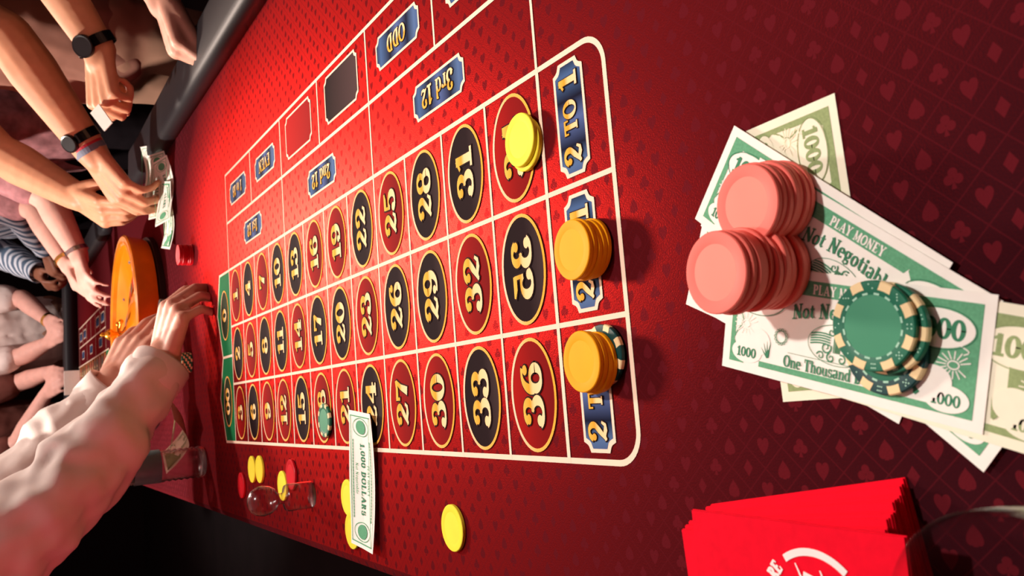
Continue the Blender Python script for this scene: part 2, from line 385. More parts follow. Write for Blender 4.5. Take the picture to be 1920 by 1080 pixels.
# ------------------------------------------------------------------ lettering: thick and thin serif strokes
def arc(cx, cy, rx, ry, a0, a1, wv=0.2, wh=0.07, n=18):
    r = []
    for i in range(n + 1):
        a = math.radians(a0 + (a1 - a0) * i / n)
        r.append((cx + rx * math.cos(a), cy + ry * math.sin(a), wh + (wv - wh) * abs(math.cos(a)) ** 1.3))
    return r
def B(x, y, r): return ('ball', x, y, r)
GL = {
 '0': (.66, [arc(.33, .5, .24, .45, 0, 360, .2, .08, 30)]),
 '1': (.5, [[(.27, .03, .2), (.27, .97, .2)], [(.3, .95, .1), (.04, .76, .06)], [(.04, .04, .09), (.5, .04, .09)]]),
 '2': (.66, [B(.15, .7, .1), arc(.32, .72, .22, .24, 165, -35, .18, .07) + [(.36, .42, .17), (.2, .22, .12), (.08, .08, .07)], [(.06, .1, .06), (.2, .16, .12), (.38, .09, .15), (.54, .1, .1), (.62, .26, .05)]]),
 '3': (.64, [B(.14, .76, .1), arc(.30, .74, .21, .22, 160, -85, .18, .07), arc(.29, .29, .26, .26, 85, -160, .2, .07), B(.11, .22, .11)]),
 '4': (.66, [[(.42, .96, .07), (.05, .32, .08)], [(.03, .3, .09), (.64, .3, .09)], [(.44, .03, .2), (.44, .96, .2)], [(.26, .03, .07), (.62, .03, .07)]]),
 '5': (.64, [[(.12, .91, .15), (.4, .91, .15), (.58, .96, .05)], [(.14, .92, .07), (.12, .5, .06)], arc(.3, .33, .25, .28, 130, -155, .2, .07), B(.12, .2, .11)]),
 '6': (.66, [arc(.34, .3, .23, .27, 0, 360, .19, .07, 28), arc(.44, .5, .34, .47, 190, 70, .2, .07), B(.53, .8, .1)]),
 '7': (.62, [[(.06, .89, .16), (.34, .87, .14), (.58, .93, .1)], [(.56, .9, .08), (.4, .55, .14), (.28, .03, .22)], [(.06, .97, .06), (.06, .66, .06)]]),
 '8': (.66, [arc(.33, .73, .2, .23, 0, 360, .16, .07, 28), arc(.33, .28, .24, .26, 0, 360, .19, .07, 28)]),
 'A': (.8, [[(.4, .97, .06), (.1, .04, .07)], [(.4, .97, .16), (.68, .04, .2)], [(.2, .32, .07), (.6, .32, .07)], [(.0, .03, .06), (.24, .03, .06)], [(.5, .03, .06), (.84, .03, .06)]]),
 'D': (.76, [[(.18, .03, .2), (.18, .97, .2)], arc(.28, .5, .36, .46, -90, 90, .2, .07), [(.02, .03, .06), (.34, .03, .06)], [(.02, .97, .06), (.34, .97, .06)]]),
 'E': (.68, [[(.18, .03, .2), (.18, .97, .2)], [(.02, .04, .08), (.6, .04, .08), (.62, .24, .05)], [(.02, .96, .08), (.58, .96, .08), (.6, .78, .05)], [(.2, .5, .08), (.46, .5, .08)]]),
 'L': (.66, [[(.18, .03, .2), (.18, .97, .2)], [(.02, .04, .08), (.58, .04, .08), (.62, .28, .05)], [(.02, .97, .06), (.36, .97, .06)]]),
 'M': (.95, [[(.16, .03, .08), (.16, .97, .08)], [(.16, .97, .2), (.46, .1, .12)], [(.46, .1, .05), (.76, .97, .08)], [(.78, .03, .2), (.78, .97, .2)], [(.02, .03, .06), (.3, .03, .06)], [(.62, .03, .06), (.94, .03, .06)]]),
 'N': (.84, [[(.16, .03, .08), (.16, .97, .08)], [(.14, .97, .2), (.68, .05, .2)], [(.68, .03, .08), (.68, .97, .08)], [(.02, .03, .06), (.3, .03, .06)], [(.54, .97, .06), (.82, .97, .06)]]),
 'O': (.8, [arc(.4, .5, .32, .46, 0, 360, .2, .07, 30)]),
 'P': (.7, [[(.18, .03, .2), (.18, .97, .2)], arc(.3, .71, .28, .25, -90, 90, .2, .07), [(.02, .03, .06), (.36, .03, .06)], [(.02, .97, .06), (.34, .97, .06)]]),
 'R': (.78, [[(.18, .03, .2), (.18, .97, .2)], arc(.3, .73, .26, .23, -90, 90, .2, .07), [(.36, .5, .1), (.64, .04, .2)], [(.02, .03, .06), (.36, .03, .06)], [(.02, .97, .06), (.34, .97, .06)]]),
 'S': (.62, [arc(.3, .73, .2, .23, 30, 260, .16, .07), arc(.3, .27, .23, .24, 80, -150, .18, .07), [(.1, .03, .05), (.08, .3, .05)], [(.5, .7, .05), (.5, .97, .05)]]),
 'T': (.7, [[(.35, .03, .2), (.35, .97, .2)], [(.02, .95, .09), (.68, .95, .09)], [(.04, .96, .05), (.04, .7, .05)], [(.66, .96, .05), (.66, .7, .05)], [(.18, .03, .06), (.52, .03, .06)]]),
 'V': (.8, [[(.12, .97, .2), (.42, .05, .12)], [(.42, .05, .06), (.7, .97, .07)], [(.0, .97, .06), (.28, .97, .06)], [(.56, .97, .06), (.82, .97, .06)]]),
 'Y': (.78, [[(.12, .97, .2), (.4, .46, .18)], [(.4, .46, .06), (.66, .97, .07)], [(.4, .03, .2), (.4, .5, .2)], [(.0, .97, .06), (.28, .97, .06)], [(.52, .97, .06), (.78, .97, .06)], [(.24, .03, .06), (.56, .03, .06)]]),
 'a': (.56, [arc(.26, .5, .18, .17, 160, 0, .14, .06), [(.43, .5, .16), (.43, .12, .16), (.54, .03, .05)], arc(.26, .18, .18, .16, 70, 290, .16, .06), [(.26, .02, .05), (.4, .12, .06)], [(.3, .33, .05), (.44, .36, .05)]]),
 'b': (.62, [[(.14, .03, .16), (.14, .97, .16)], arc(.34, .34, .2, .31, 0, 360, .16, .06, 24), [(.02, .97, .05), (.16, .97, .05)]]),
 'd': (.62, [[(.46, .03, .16), (.46, .97, .16)], arc(.26, .34, .2, .31, 0, 360, .16, .06, 24), [(.34, .97, .05), (.48, .97, .05)], [(.44, .03, .05), (.6, .03, .05)]]),
 'e': (.54, [arc(.27, .34, .2, .31, 0, 310, .16, .06, 24), [(.1, .37, .06), (.46, .37, .06)]]),
 'g': (.58, [arc(.25, .44, .18, .21, 0, 360, .15, .06, 24), [(.12, .24, .06), (.1, .14, .1), (.44, .06, .12), (.46, -.1, .1), (.26, -.2, .06), (.08, -.1, .07), (.14, .04, .06)], [(.4, .58, .05), (.54, .66, .08)]]),
 'h': (.64, [[(.14, .03, .16), (.14, .97, .16)], arc(.33, .44, .17, .2, 180, 0, .14, .07), [(.5, .44, .16), (.5, .03, .16)], [(.02, .03, .05), (.26, .03, .05)], [(.38, .03, .05), (.62, .03, .05)], [(.02, .97, .05), (.16, .97, .05)]]),
 'i': (.32, [[(.16, .03, .16), (.16, .63, .16)], B(.16, .84, .1), [(.02, .03, .05), (.3, .03, .05)], [(.03, .62, .05), (.18, .62, .05)]]),
 'l': (.32, [[(.16, .03, .16), (.16, .97, .16)], [(.02, .03, .05), (.3, .03, .05)], [(.03, .97, .05), (.18, .97, .05)]]),
 'n': (.64, [[(.14, .03, .16), (.14, .62, .16)], arc(.33, .42, .17, .2, 180, 0, .14, .07), [(.5, .42, .16), (.5, .03, .16)], [(.02, .03, .05), (.26, .03, .05)], [(.38, .03, .05), (.62, .03, .05)], [(.02, .62, .05), (.16, .62, .05)]]),
 'o': (.56, [arc(.28, .33, .21, .31, 0, 360, .16, .06, 24)]),
 'r': (.5, [[(.14, .03, .16), (.14, .62, .16)], arc(.32, .42, .17, .2, 170, 60, .12, .07), B(.42, .55, .08), [(.02, .03, .05), (.28, .03, .05)], [(.02, .62, .05), (.16, .62, .05)]]),
 's': (.48, [arc(.24, .48, .15, .16, 30, 260, .13, .06), arc(.24, .17, .17, .16, 80, -150, .15, .06), [(.08, .02, .05), (.07, .2, .05)], [(.4, .46, .05), (.4, .63, .05)]]),
 't': (.4, [[(.18, .86, .05), (.18, .62, .16), (.18, .14, .16), (.28, .03, .07), (.38, .1, .05)], [(.03, .62, .06), (.37, .62, .06)]]),
 'u': (.64, [[(.14, .62, .16), (.14, .2, .16)], arc(.32, .22, .18, .2, 180, 360, .14, .06), [(.5, .62, .16), (.5, .03, .16)], [(.02, .62, .05), (.16, .62, .05)], [(.5, .03, .05), (.62, .03, .05)]]),
 ',': (.24, [B(.12, .06, .08), [(.15, .05, .08), (.08, -.16, .04)]]),
 ' ': (.3, []),
}
def rot180(strokes, w):
    r = []
    for s in strokes:
        if isinstance(s, tuple): r.append(('ball', w - s[1], 1 - s[2], s[3]))
        else: r.append([(w - x, 1 - y, k) for x, y, k in s])
    return r
GL['9'] = (.66, rot180(GL['6'][1], .66))
def text(mb, s, h, z=0.0, mi=0, fat=0.0, center=True, cond=1.0, at=(0, 0), ang=0.0, gap=0.06, mirror=False, bow=0.0):
    """writes s into mb; h = capital height, fat = extra stroke width in letter units"""
    tot = sum(GL[c][0] + gap for c in s) - gap
    x0 = -tot / 2 if center else 0.0
    ca, sa = math.cos(ang), math.sin(ang)
    def P(x, y):
        px = x * h * cond; py = (y - 0.5) * h
        py -= bow * px * px
        if mirror: px = -px
        return (at[0] + px * ca - py * sa, at[1] + px * sa + py * ca)
    for c in s:
        w, strokes = GL[c]
        for st in strokes:
            if isinstance(st, tuple):
                _, bx, by, r = st
                mb.poly([P(x0 + bx + (r + fat / 2) * math.cos(2 * math.pi * k / 14), by + (r + fat / 2) * math.sin(2 * math.pi * k / 14)) for k in range(14)], z, mi)
            else:
                if fat:      # widen and lengthen the stroke a little
                    a, b = Vector(st[0][:2]), Vector(st[1][:2]); e0 = a - (b - a).normalized() * fat / 2
                    c1, d1 = Vector(st[-1][:2]), Vector(st[-2][:2]); e1 = c1 + (c1 - d1).normalized() * fat / 2
                    st = [(e0.x, e0.y, st[0][2])] + list(st[1:-1]) + [(e1.x, e1.y, st[-1][2])]
                n = len(st); L = []; Rr = []
                for i, (x, y, k) in enumerate(st):
                    a = st[max(i - 1, 0)]; b = st[min(i + 1, n - 1)]
                    d = Vector((b[0] - a[0], b[1] - a[1])); d = d.normalized() if d.length > 1e-9 else Vector((1, 0))
                    k = (k + fat) / 2
                    L.append(P(x0 + x - d.y * k, y + d.x * k)); Rr.append(P(x0 + x + d.y * k, y - d.x * k))
                vs = [(p[0], p[1], z) for p in L + Rr]
                mb.add(vs, [(i, i + n, i + n + 1, i + 1) for i in range(n - 1)], mi, True)
        x0 += w + gap
    return tot * h * cond

# ------------------------------------------------------------------ the room
def struct(name, mb, m):
    o = mb.build(name, m); o['kind'] = 'structure'; return o
struct('floor', MB().box(-3.5, 4.0, -3.5, 6.5, -0.05, 0.0), 'dark_floor')
struct('wall_back', MB().box(-3.5, 4.0, 6.5, 6.6, 0, 3.2), 'dark_wall')
struct('wall_left', MB().box(-3.6, -3.5, -3.5, 6.5, 0, 3.2), 'dark_wall')
struct('wall_right', MB().box(4.0, 4.1, -3.5, 6.5, 0, 3.2), 'dark_wall')
struct('wall_front', MB().box(-3.5, 4.0, -3.6, -3.5, 0, 3.2), 'dark_wall')
struct('ceiling', MB().box(-3.5, 4.0, -3.5, 6.5, 3.2, 3.3), 'dark_ceiling')

# ------------------------------------------------------------------ the table
W, L, DZ, OU = 0.093, 0.077645, 0.078138, 0.081194
X3 = 3 * W; X4 = X3 + DZ; X5 = X4 + OU
TX0, TX1, TY0, TY1 = -0.116, 0.72, -1.46, 2.86
table = empty('roulette_table'); tag(table, 'long double roulette table covered in red suit-patterned felt with black padded rails', 'table')
fm = MB()
NX, NY = 1, 1
prof = [(TX0 - 0.012, -0.16), (TX0 - 0.012, -0.012), (TX0 - 0.0085, -0.0035), (TX0, 0.0), (TX1, 0.0), (TX1, -0.03)]
vs = [(x, y, z) for y in (TY0, TY1) for x, z in prof]; k = len(prof)
fm.add(vs, [(i, i + 1, i + 1 + k, i + k) for i in range(k - 1)])
felt = fm.build('felt', 'felt', table, (0, 0, TZ))
MB().box(TX0 - 0.004, TX1, TY0 + 0.02, TY1, -0.10, -0.012).build('table_board', 'black_metal', table, (0, 0, TZ))
# black skirt cloth hanging round the table, with shallow folds
sk = MB(); pts = []
def edge(x0, y0, x1, y1, nn):
    for i in range(nn):
        t = i / nn; pts.append((x0 + (x1 - x0) * t, y0 + (y1 - y0) * t))
edge(TX0, TY0 + 0.03, TX0, TY1, 120); edge(TX0, TY1, TX1 - 0.02, TY1, 40); edge(TX1 - 0.02, TY1, TX1 - 0.02, TY0 + 0.03, 120); edge(TX1 - 0.02, TY0 + 0.03, TX0, TY0 + 0.03, 40)
rings = []
for zz, amp in ((-0.10, 0.0), (-0.3, 0.012), (-0.5, 0.02), (-TZ + 0.02, 0.028)):
    for i, (x, y) in enumerate(pts):
        o = amp * math.sin(i * 0.9 + 0.6 * math.sin(i * 0.23))
        sx = -1 if x < 0.0 else (1 if x > 0.69 else 0); sy = -1 if y < TY0 + 0.04 else (1 if y > TY1 - 0.01 else 0)
        rings.append((x + (o - 0.004) * sx, y + (o - 0.004) * sy, zz))
n = len(pts)
sk.add(rings, [(j * n + i, j * n + (i + 1) % n, (j + 1) * n + (i + 1) % n, (j + 1) * n + i) for j in range(3) for i in range(n)])
sk.build('skirt', 'black_cloth', table, (0, 0, TZ), smooth=True)
for x in (0.02, 0.58):
    for y in (-1.25, 0.72, 2.7):
        MB().lathe([(0.035, 0.0), (0.03, 0.02), (0.024, 0.06), (0.024, 0.6), (0.036, TZ - 0.10)], 20).build('leg', 'black_metal', table, (x, y, 0), smooth=True)
def rail(path, width, hgt, name='rail', z=0.0):
    """padded roll with a flat-topped rounded section swept along a path, rounded at both ends"""
    mb = MB(); sec = []
    for i in range(13):
        a = math.pi * i / 12
        c, s_ = math.cos(a), math.sin(a)
        sec.append((math.copysign(abs(c) ** 0.34, c) * width / 2, abs(s_) ** 0.36 * hgt))
    sec = [(width / 2 * 0.96, 0.0)] + sec[1:-1] + [(-width / 2 * 0.96, 0.0)]
    P = [Vector(p) for p in path]; k = len(sec); m = len(P)
    vs = []
    for i, p in enumerate(P):
        d = (P[min(i + 1, m - 1)] - P[max(i - 1, 0)]).normalized(); nrm = Vector((d.y, -d.x))
        e = min(i, m - 1 - i); sc = {0: 0.35, 1: 0.78, 2: 0.95}.get(e, 1.0)
        for (a, b) in sec: vs.append((p.x + nrm.x * a * sc, p.y + nrm.y * a * sc, b * (0.4 + 0.6 * sc) + z))
    fs = [(i * k + j, i * k + (j + 1) % k, (i + 1) * k + (j + 1) % k, (i + 1) * k + j) for i in range(m - 1) for j in range(k)]
    fs += [tuple(range(k)), tuple((m - 1) * k + j for j in range(k))[::-1]]
    mb.add(vs, fs)
    return mb.build(name, 'black_vinyl', table, (0, 0, TZ), smooth=True)
def straight(a, b, n=24):
    a, b = Vector(a), Vector(b); e = 0.012 / (b - a).length
    ts = [0, e, 3 * e] + [3 * e + (1 - 6 * e) * i / n for i in range(1, n)] + [1 - 3 * e, 1 - e, 1]
    return [a + (b - a) * t for t in ts]
rail(straight((0.668, -1.42), (0.668, 0.72)) [:-3] + [Vector((0.668, 0.70)), Vector((0.672, 0.80)), Vector((0.678, 0.85)), Vector((0.684, 0.875)), Vector((0.69, 0.885))], 0.098, 0.034)
rail(straight((0.672, 1.45), (0.672, 2.66)), 0.09, 0.034)
rail(straight((-0.09, 2.74), (0.70, 2.74)), 0.11, 0.055)

# ---- printed layout
def Yr(r): return -r * L
RED = {1, 3, 5, 7, 9, 12, 14, 16, 18, 19, 21, 23, 25, 27, 30, 32, 34, 36}
def lines_mesh(z):
    g = MB(); t, k = 0.0030, 0.0040
    r = 0.021; ye = Yr(13) + 0.0008
    def rc(cx, cy, a0, a1): return [(cx + r * math.cos(math.radians(a0 + (a1 - a0) * i / 10)), cy + r * math.sin(math.radians(a0 + (a1 - a0) * i / 10)), k) for i in range(11)]
    g.strip([(0, 0.062, k)] + rc(r, ye + r, 180, 270) + rc(X3 - r, ye + r, 270, 360) + [(X3, 0.068, k)], z)
    for i in (1, 2): g.seg((i * W, 0), (i * W, ye), k * 0.9, z)
    for rr in range(0, 13): g.seg((0, Yr(rr)), (X3, Yr(rr)), t if rr < 12 else k * 0.95, z)
    g.seg((X4, 0), (X4, Yr(12)), k, z); g.seg((X5, 0), (X5, Yr(12)), k, z)
    for rr in (0, 4, 8, 12): g.seg((X3, Yr(rr)), (X5, Yr(rr)), t, z)
    for rr in (2, 6, 10): g.seg((X4, Yr(rr)), (X5, Yr(rr)), t, z)
    zp = [(X3, 0.068), (0.2134, 0.093), (X3 / 2, 0.064), (0.0729, 0.093), (0, 0.062)]
    for a, b in zip(zp, zp[1:]): g.seg(a, b, k, z)
    g.seg((X3 / 2, 0.0), (X3 / 2, 0.064), k, z)
    return g
def green_mesh(z):
    g = MB()
    g.poly([(X3, 0), (X3, 0.068), (0.2134, 0.093), (X3 / 2, 0.064), (X3 / 2, 0)], z)
    g.poly([(X3 / 2, 0), (X3 / 2, 0.064), (0.0729, 0.093), (0, 0.062), (0, 0)], z)
    return g
def notched(hx, hy, c=0.006, g=0.0):
    """label outline with scooped corners"""
    out = []
    for sx, sy in ((1, 1), (-1, 1), (-1, -1), (1, -1)):
        q = [(hx - g, hy - c), (hx - c * 0.55, hy - c * 0.75), (hx - c * 0.75, hy - c * 0.55), (hx - c, hy - g)]
        q = [(sx * a, sy * b) for a, b in q]
        out += q if sx * sy > 0 else q[::-1]
    return out
def panel(hx, hy, z, c=0.007, w=0.0026):
    g = MB(); o = notched(hx, hy, c); g.poly(notched(hx - w, hy - w, c), z + 0.0001, 1); g.poly(o, z, 0)
    return g
Z1, Z2, Z3, Z4 = 0.0003, 0.0005, 0.0008, 0.0010
lines_mesh(Z1).build('layout_lines', 'white_ink', felt)
green_mesh(Z1 * 0.6).build('zero_field', 'green_ink', felt)
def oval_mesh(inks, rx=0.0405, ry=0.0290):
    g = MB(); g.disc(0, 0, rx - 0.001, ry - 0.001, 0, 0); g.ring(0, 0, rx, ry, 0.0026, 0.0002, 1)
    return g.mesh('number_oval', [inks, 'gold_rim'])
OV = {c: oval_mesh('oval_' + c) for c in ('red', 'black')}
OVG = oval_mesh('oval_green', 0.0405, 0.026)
def number_mesh(s, h, cond, gap=0.05, mirror=False):
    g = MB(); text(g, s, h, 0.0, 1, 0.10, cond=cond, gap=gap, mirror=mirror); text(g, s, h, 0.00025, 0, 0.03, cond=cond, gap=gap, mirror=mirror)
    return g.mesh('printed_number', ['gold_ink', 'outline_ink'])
for n_ in range(1, 37):
    r_ = (n_ - 1) // 3; c_ = 2 - (n_ - 1) % 3
    x, y = (c_ + 0.5) * W, Yr(r_ + 0.5)
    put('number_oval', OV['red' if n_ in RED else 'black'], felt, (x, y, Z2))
    put('printed_number', number_mesh(str(n_), 0.0275, 1.22 if n_ > 9 else 1.25, mirror=(n_ == 35)), felt, (x, y, Z4))
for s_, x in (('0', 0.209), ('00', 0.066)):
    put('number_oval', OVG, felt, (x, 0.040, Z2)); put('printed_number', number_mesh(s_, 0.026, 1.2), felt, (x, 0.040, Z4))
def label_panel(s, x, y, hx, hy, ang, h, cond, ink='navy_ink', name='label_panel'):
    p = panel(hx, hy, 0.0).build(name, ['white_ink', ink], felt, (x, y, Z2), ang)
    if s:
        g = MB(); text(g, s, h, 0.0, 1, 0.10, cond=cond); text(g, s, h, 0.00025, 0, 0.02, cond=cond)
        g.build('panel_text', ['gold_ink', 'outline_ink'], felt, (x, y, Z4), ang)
H90 = math.pi / 2
for i in range(3):
    x_, y_ = (i + 0.5) * W, Yr(12.5) + 0.002
    label_panel('', x_, y_, 0.0405, 0.0172, 0, 0, 1)
    g = MB()
    for z_, mi_, ft in ((0.0, 1, 0.10), (0.00025, 0, 0.03)):
        text(g, '2', 0.0205, z_, mi_, ft, cond=1.0, at=(-0.0265, 0)); text(g, 'TO', 0.0150, z_, mi_, ft, cond=1.0, at=(0.0, 0)); text(g, '1', 0.0205, z_, mi_, ft, cond=1.0, at=(0.0255, 0))
    g.build('panel_text', ['gold_ink', 'outline_ink'], felt, (x_, y_, Z4))
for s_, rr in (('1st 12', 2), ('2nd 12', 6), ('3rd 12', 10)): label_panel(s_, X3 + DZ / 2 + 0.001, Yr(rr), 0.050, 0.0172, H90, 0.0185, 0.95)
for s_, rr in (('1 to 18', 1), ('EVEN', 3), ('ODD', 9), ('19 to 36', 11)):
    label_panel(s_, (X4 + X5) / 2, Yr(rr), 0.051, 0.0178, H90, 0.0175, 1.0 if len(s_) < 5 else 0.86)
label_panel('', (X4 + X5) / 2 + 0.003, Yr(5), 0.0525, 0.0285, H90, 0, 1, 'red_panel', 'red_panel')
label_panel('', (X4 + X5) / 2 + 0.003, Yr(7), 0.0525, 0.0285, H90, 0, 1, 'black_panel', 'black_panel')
# ---- the second layout beyond the wheel, the same print turned round
YM = 1.70
def far(mb): return mb.map(lambda v: Vector((v.x, YM - v.y, v.z)))
far(lines_mesh(Z1)).build('far_layout_lines', 'white_ink', felt)
far(green_mesh(Z1 * 0.6)).build('far_zero_field', 'green_ink', felt)
go = MB(); gn = MB(); gp = MB()
for n_ in range(1, 37):
    r_ = (n_ - 1) // 3; c_ = 2 - (n_ - 1) % 3; x, y = (c_ + 0.5) * W, YM - Yr(r_ + 0.5)
    go.disc(x, y, 0.039, 0.028, Z2, 0 if n_ in RED else 1, 24); go.ring(x, y, 0.0405, 0.029, 0.0026, Z2 + 0.0002, 2, 24)
    text(gn, str(n_), 0.0275, Z4, 0, 0.04, cond=1.2, at=(x, y), ang=math.pi)
def addp(mb, p, x, y, ang, z):
    ca, sa = math.cos(ang), math.sin(ang); o = len(mb.v)
    mb.v += [(x + a * ca - b * sa, y + a * sa + b * ca, c + z) for a, b, c in p.v]
    mb.f += [tuple(i + o for i in f) for f in p.f]; mb.m += p.m
for i in range(3): addp(gp, panel(0.04, 0.017, 0), (i + 0.5) * W, YM - Yr(12.5), 0, Z2)
for rr in (2, 6, 10): addp(gp, panel(0.05, 0.017, 0), X3 + DZ / 2, YM - Yr(rr), H90, Z2)
for rr in (1, 3, 9, 11): addp(gp, panel(0.05, 0.018, 0), (X4 + X5) / 2, YM - Yr(rr), H90, Z2)
fo = go.build('far_number_ovals', ['wheel_red', 'wheel_black', 'chip_orange'], felt)
fn = gn.build('far_numbers', 'chip_cream', felt)
fp = gp.build('far_label_panels', ['white_ink', 'navy_ink'], felt)
for o in (fo, fn, fp): o['kind'] = 'stuff'

# ------------------------------------------------------------------ the wheel
wheel = empty('roulette', T(0.25, 0.79)); tag(wheel, 'orange varnished wooden roulette wheel standing in the middle of the table', 'roulette wheel')
RW = 0.235
MB().lathe([(RW * 0.93, 0.0), (RW * 0.985, 0.001), (RW * 0.985, 0.012), (RW * 0.93, 0.014)], 72).build('base', 'wheel_black', wheel, smooth=False)
bw = [(RW * 0.90, 0.012), (RW * 0.955, 0.016), (RW * 0.975, 0.03), (RW * 0.985, 0.05), (RW, 0.056), (RW, 0.061), (RW * 0.985, 0.064), (RW * 0.93, 0.064), (RW * 0.90, 0.061),
      (RW * 0.89, 0.052), (RW * 0.80, 0.040), (RW * 0.66, 0.030), (RW * 0.655, 0.022), (0.0, 0.020)]
autosmooth(MB().lathe(bw, 96).build('bowl', 'wheel_wood', wheel), 40)
pk = MB(); NP = 38
for i in range(NP):
    a0, a1 = 2 * math.pi * i / NP, 2 * math.pi * (i + 1) / NP
    mi = 2 if i in (0, 19) else i % 2
    for (ra, za, rb, zb, m_) in ((RW * 0.64, 0.031, RW * 0.56, 0.031, mi), (RW * 0.56, 0.025, RW * 0.46, 0.025, mi)):
        q = [(ra * math.cos(a0), ra * math.sin(a0), za), (ra * math.cos(a1), ra * math.sin(a1), za), (rb * math.cos(a1), rb * math.sin(a1), zb), (rb * math.cos(a0), rb * math.sin(a0), zb)]
        pk.add(q, [(0, 1, 2, 3)], m_)
    ca, sa = math.cos(a0), math.sin(a0); w_ = 0.0008
    q = [(r * ca - s * w_ * sa, r * sa + s * w_ * ca, z) for r in (RW * 0.46, RW * 0.56) for z in (0.023, 0.032) for s in (-1, 1)]
    pk.add(q, [(0, 1, 3, 2), (4, 6, 7, 5), (0, 4, 5, 1), (2, 3, 7, 6), (0, 2, 6, 4), (1, 5, 7, 3)], 3)
pk.build('pocket_ring', ['wheel_red', 'wheel_black', 'wheel_green', 'wheel_gold'], wheel)
autosmooth(MB().lathe([(RW * 0.645, 0.030), (RW * 0.645, 0.033), (RW * 0.635, 0.033), (RW * 0.635, 0.030)], 72, cap=False).build('rotor_rim', 'wheel_gold', wheel))
autosmooth(MB().lathe([(RW * 0.46, 0.026), (RW * 0.45, 0.034), (RW * 0.30, 0.046), (RW * 0.14, 0.056), (0, 0.058)], 72).build('rotor_cone', 'wheel_wood', wheel))
tu = wheel_turret = MB().lathe([(0.020, 0.055), (0.018, 0.060), (0.008, 0.064), (0.006, 0.080), (0.012, 0.086), (0.014, 0.092), (0.009, 0.100), (0.004, 0.104), (0.006, 0.108), (0.0, 0.113)], 28).build('turret', 'wheel_gold', wheel, smooth=True)
for i in range(4):
    a = math.pi / 4 + i * H90; d = Vector((math.cos(a), math.sin(a), 0))
    hm = MB().capsule(d * 0.008 + Vector((0, 0, 0.072)), 0.003, d * 0.036 + Vector((0, 0, 0.070)), 0.003, n=10)
    hm.capsule(d * 0.038 + Vector((0, 0, 0.070)), 0.006, d * 0.0385 + Vector((0, 0, 0.070)), 0.006, n=10)
    hm.build('turret_handle', 'wheel_gold', tu, smooth=True)
for i in range(8):
    a = 2 * math.pi * i / 8 + 0.2; r = RW * 0.78
    MB().lathe([(0.006, 0.0), (0.004, 0.003), (0.0, 0.004)], 4).build('deflector', 'silver', wheel, (r * math.cos(a), r * math.sin(a), 0.0385), a)
def sphere(name, r, m, loc, parent=None, n=20):
    return MB().lathe([(r * math.sin(math.pi * i / 12), -r * math.cos(math.pi * i / 12)) for i in range(13)], n).build(name, m, parent, loc, smooth=True)
tag(sphere('roulette_ball', 0.0105, 'ivory', T(0.25 - 0.003, 0.79 + 0.170, 0.0495)), 'white ball resting inside the orange roulette wheel', 'ball')

# ------------------------------------------------------------------ chips
CR, CT = 0.0198, 0.0033
def chip_body(m, inlay):
    g = MB(); b = 0.0005
    g.lathe([(CR - b, 0.0), (CR, b), (CR, CT - b), (CR - b, CT), (CR * 0.70, CT), (CR * 0.685, CT - 0.0001)], 56, 0)
    g.disc(0, 0, CR * 0.685, z=CT - 0.00008, mi=1, n=56)
    me = g.mesh('chip', [m, inlay])
    return me
CHIP = {c: chip_body('chip_' + c, 'chip_' + c + '_inlay') for c in ('pink', 'orange', 'yellow', 'red')}
CHIP['green'] = chip_body('chip_green', 'chip_green_inlay'); CHIP['teal'] = chip_body('chip_teal', 'chip_green')
for me in CHIP.values():
    me.polygons.foreach_set('use_smooth', [True] * len(me.polygons)); me.set_sharp_from_angle(angle=math.radians(30))
def spot_mesh():
    """a cream edge insert that wraps over the rim of the chip"""
    g = MB(); a = math.radians(8.6); n = 5; e = 0.00012
    pr = [(CR * 0.80, -e), (CR - 0.0005, -e), (CR + e, 0.0005), (CR + e, CT - 0.0005), (CR - 0.0005, CT + e), (CR * 0.80, CT + e)]
    vs = []
    for i in range(n + 1):
        t = -a + 2 * a * i / n
        for r, z in pr:
            w = t * CR / max(r, 1e-6) if r < CR * 0.9 else t
            vs.append((r * math.cos(w), r * math.sin(w), z))
    k = len(pr)
    g.add(vs, [(i * k + j, i * k + j + 1, (i + 1) * k + j + 1, (i + 1) * k + j) for i in range(n) for j in range(k - 1)])
    return g.mesh('edge_insert', 'chip_cream')
SPOT = spot_mesh()
DASH = MB().poly([(CR * 0.685, -0.0013), (CR * 0.73, -0.0013), (CR * 0.73, 0.0013), (CR * 0.685, 0.0013)], CT + 0.00012).mesh('dash_mark', 'chip_mint')
def dice_mesh(k):
    g = MB(); c = CR * 0.87
    pat = {0: [(0, 0)], 1: [(-1, -1), (1, 1)], 2: [(-1, -1), (0, 0), (1, 1)], 3: [(-1, -1), (1, 1), (1, -1), (-1, 1)], 4: [(-1, -1), (1, 1), (1, -1), (-1, 1), (0, 0)], 5: [(-1, -1), (1, 1), (1, -1), (-1, 1), (-1, 0), (1, 0)]}[k]
    for x, y in pat: g.disc(c + x * 0.0009, y * 0.0009, 0.00036, z=CT + 0.00012, n=8)
    return g.mesh('dice_pips', 'chip_mint')
DICE = [dice_mesh(k) for k in range(6)]
def chip(kind, x, y, h, label, group, rz=0.0, detail=True, tilt=(0, 0)):
    """one chip; striped kinds carry edge inserts, dashes and dice pips as parts"""
    o = put(kind + '_chip', CHIP[kind], None, T(x, y, h), rz); tag(o, label, 'poker chip', group)
    o.rotation_euler = (tilt[0], tilt[1], rz)
    if kind in ('green', 'teal'):
        for i in range(8):
            put('edge_insert', SPOT, o, (0, 0, 0), math.pi / 4 * i)
            if detail: put('dice_pips', DICE[(i * 5 + 2) % 6], o, (0, 0, 0), math.pi / 4 * (i + 0.5))
        for i in range(16 if detail else 0): put('dash_mark', DASH, o, (0, 0, 0), math.pi / 8 * (i + 0.5))
    return o
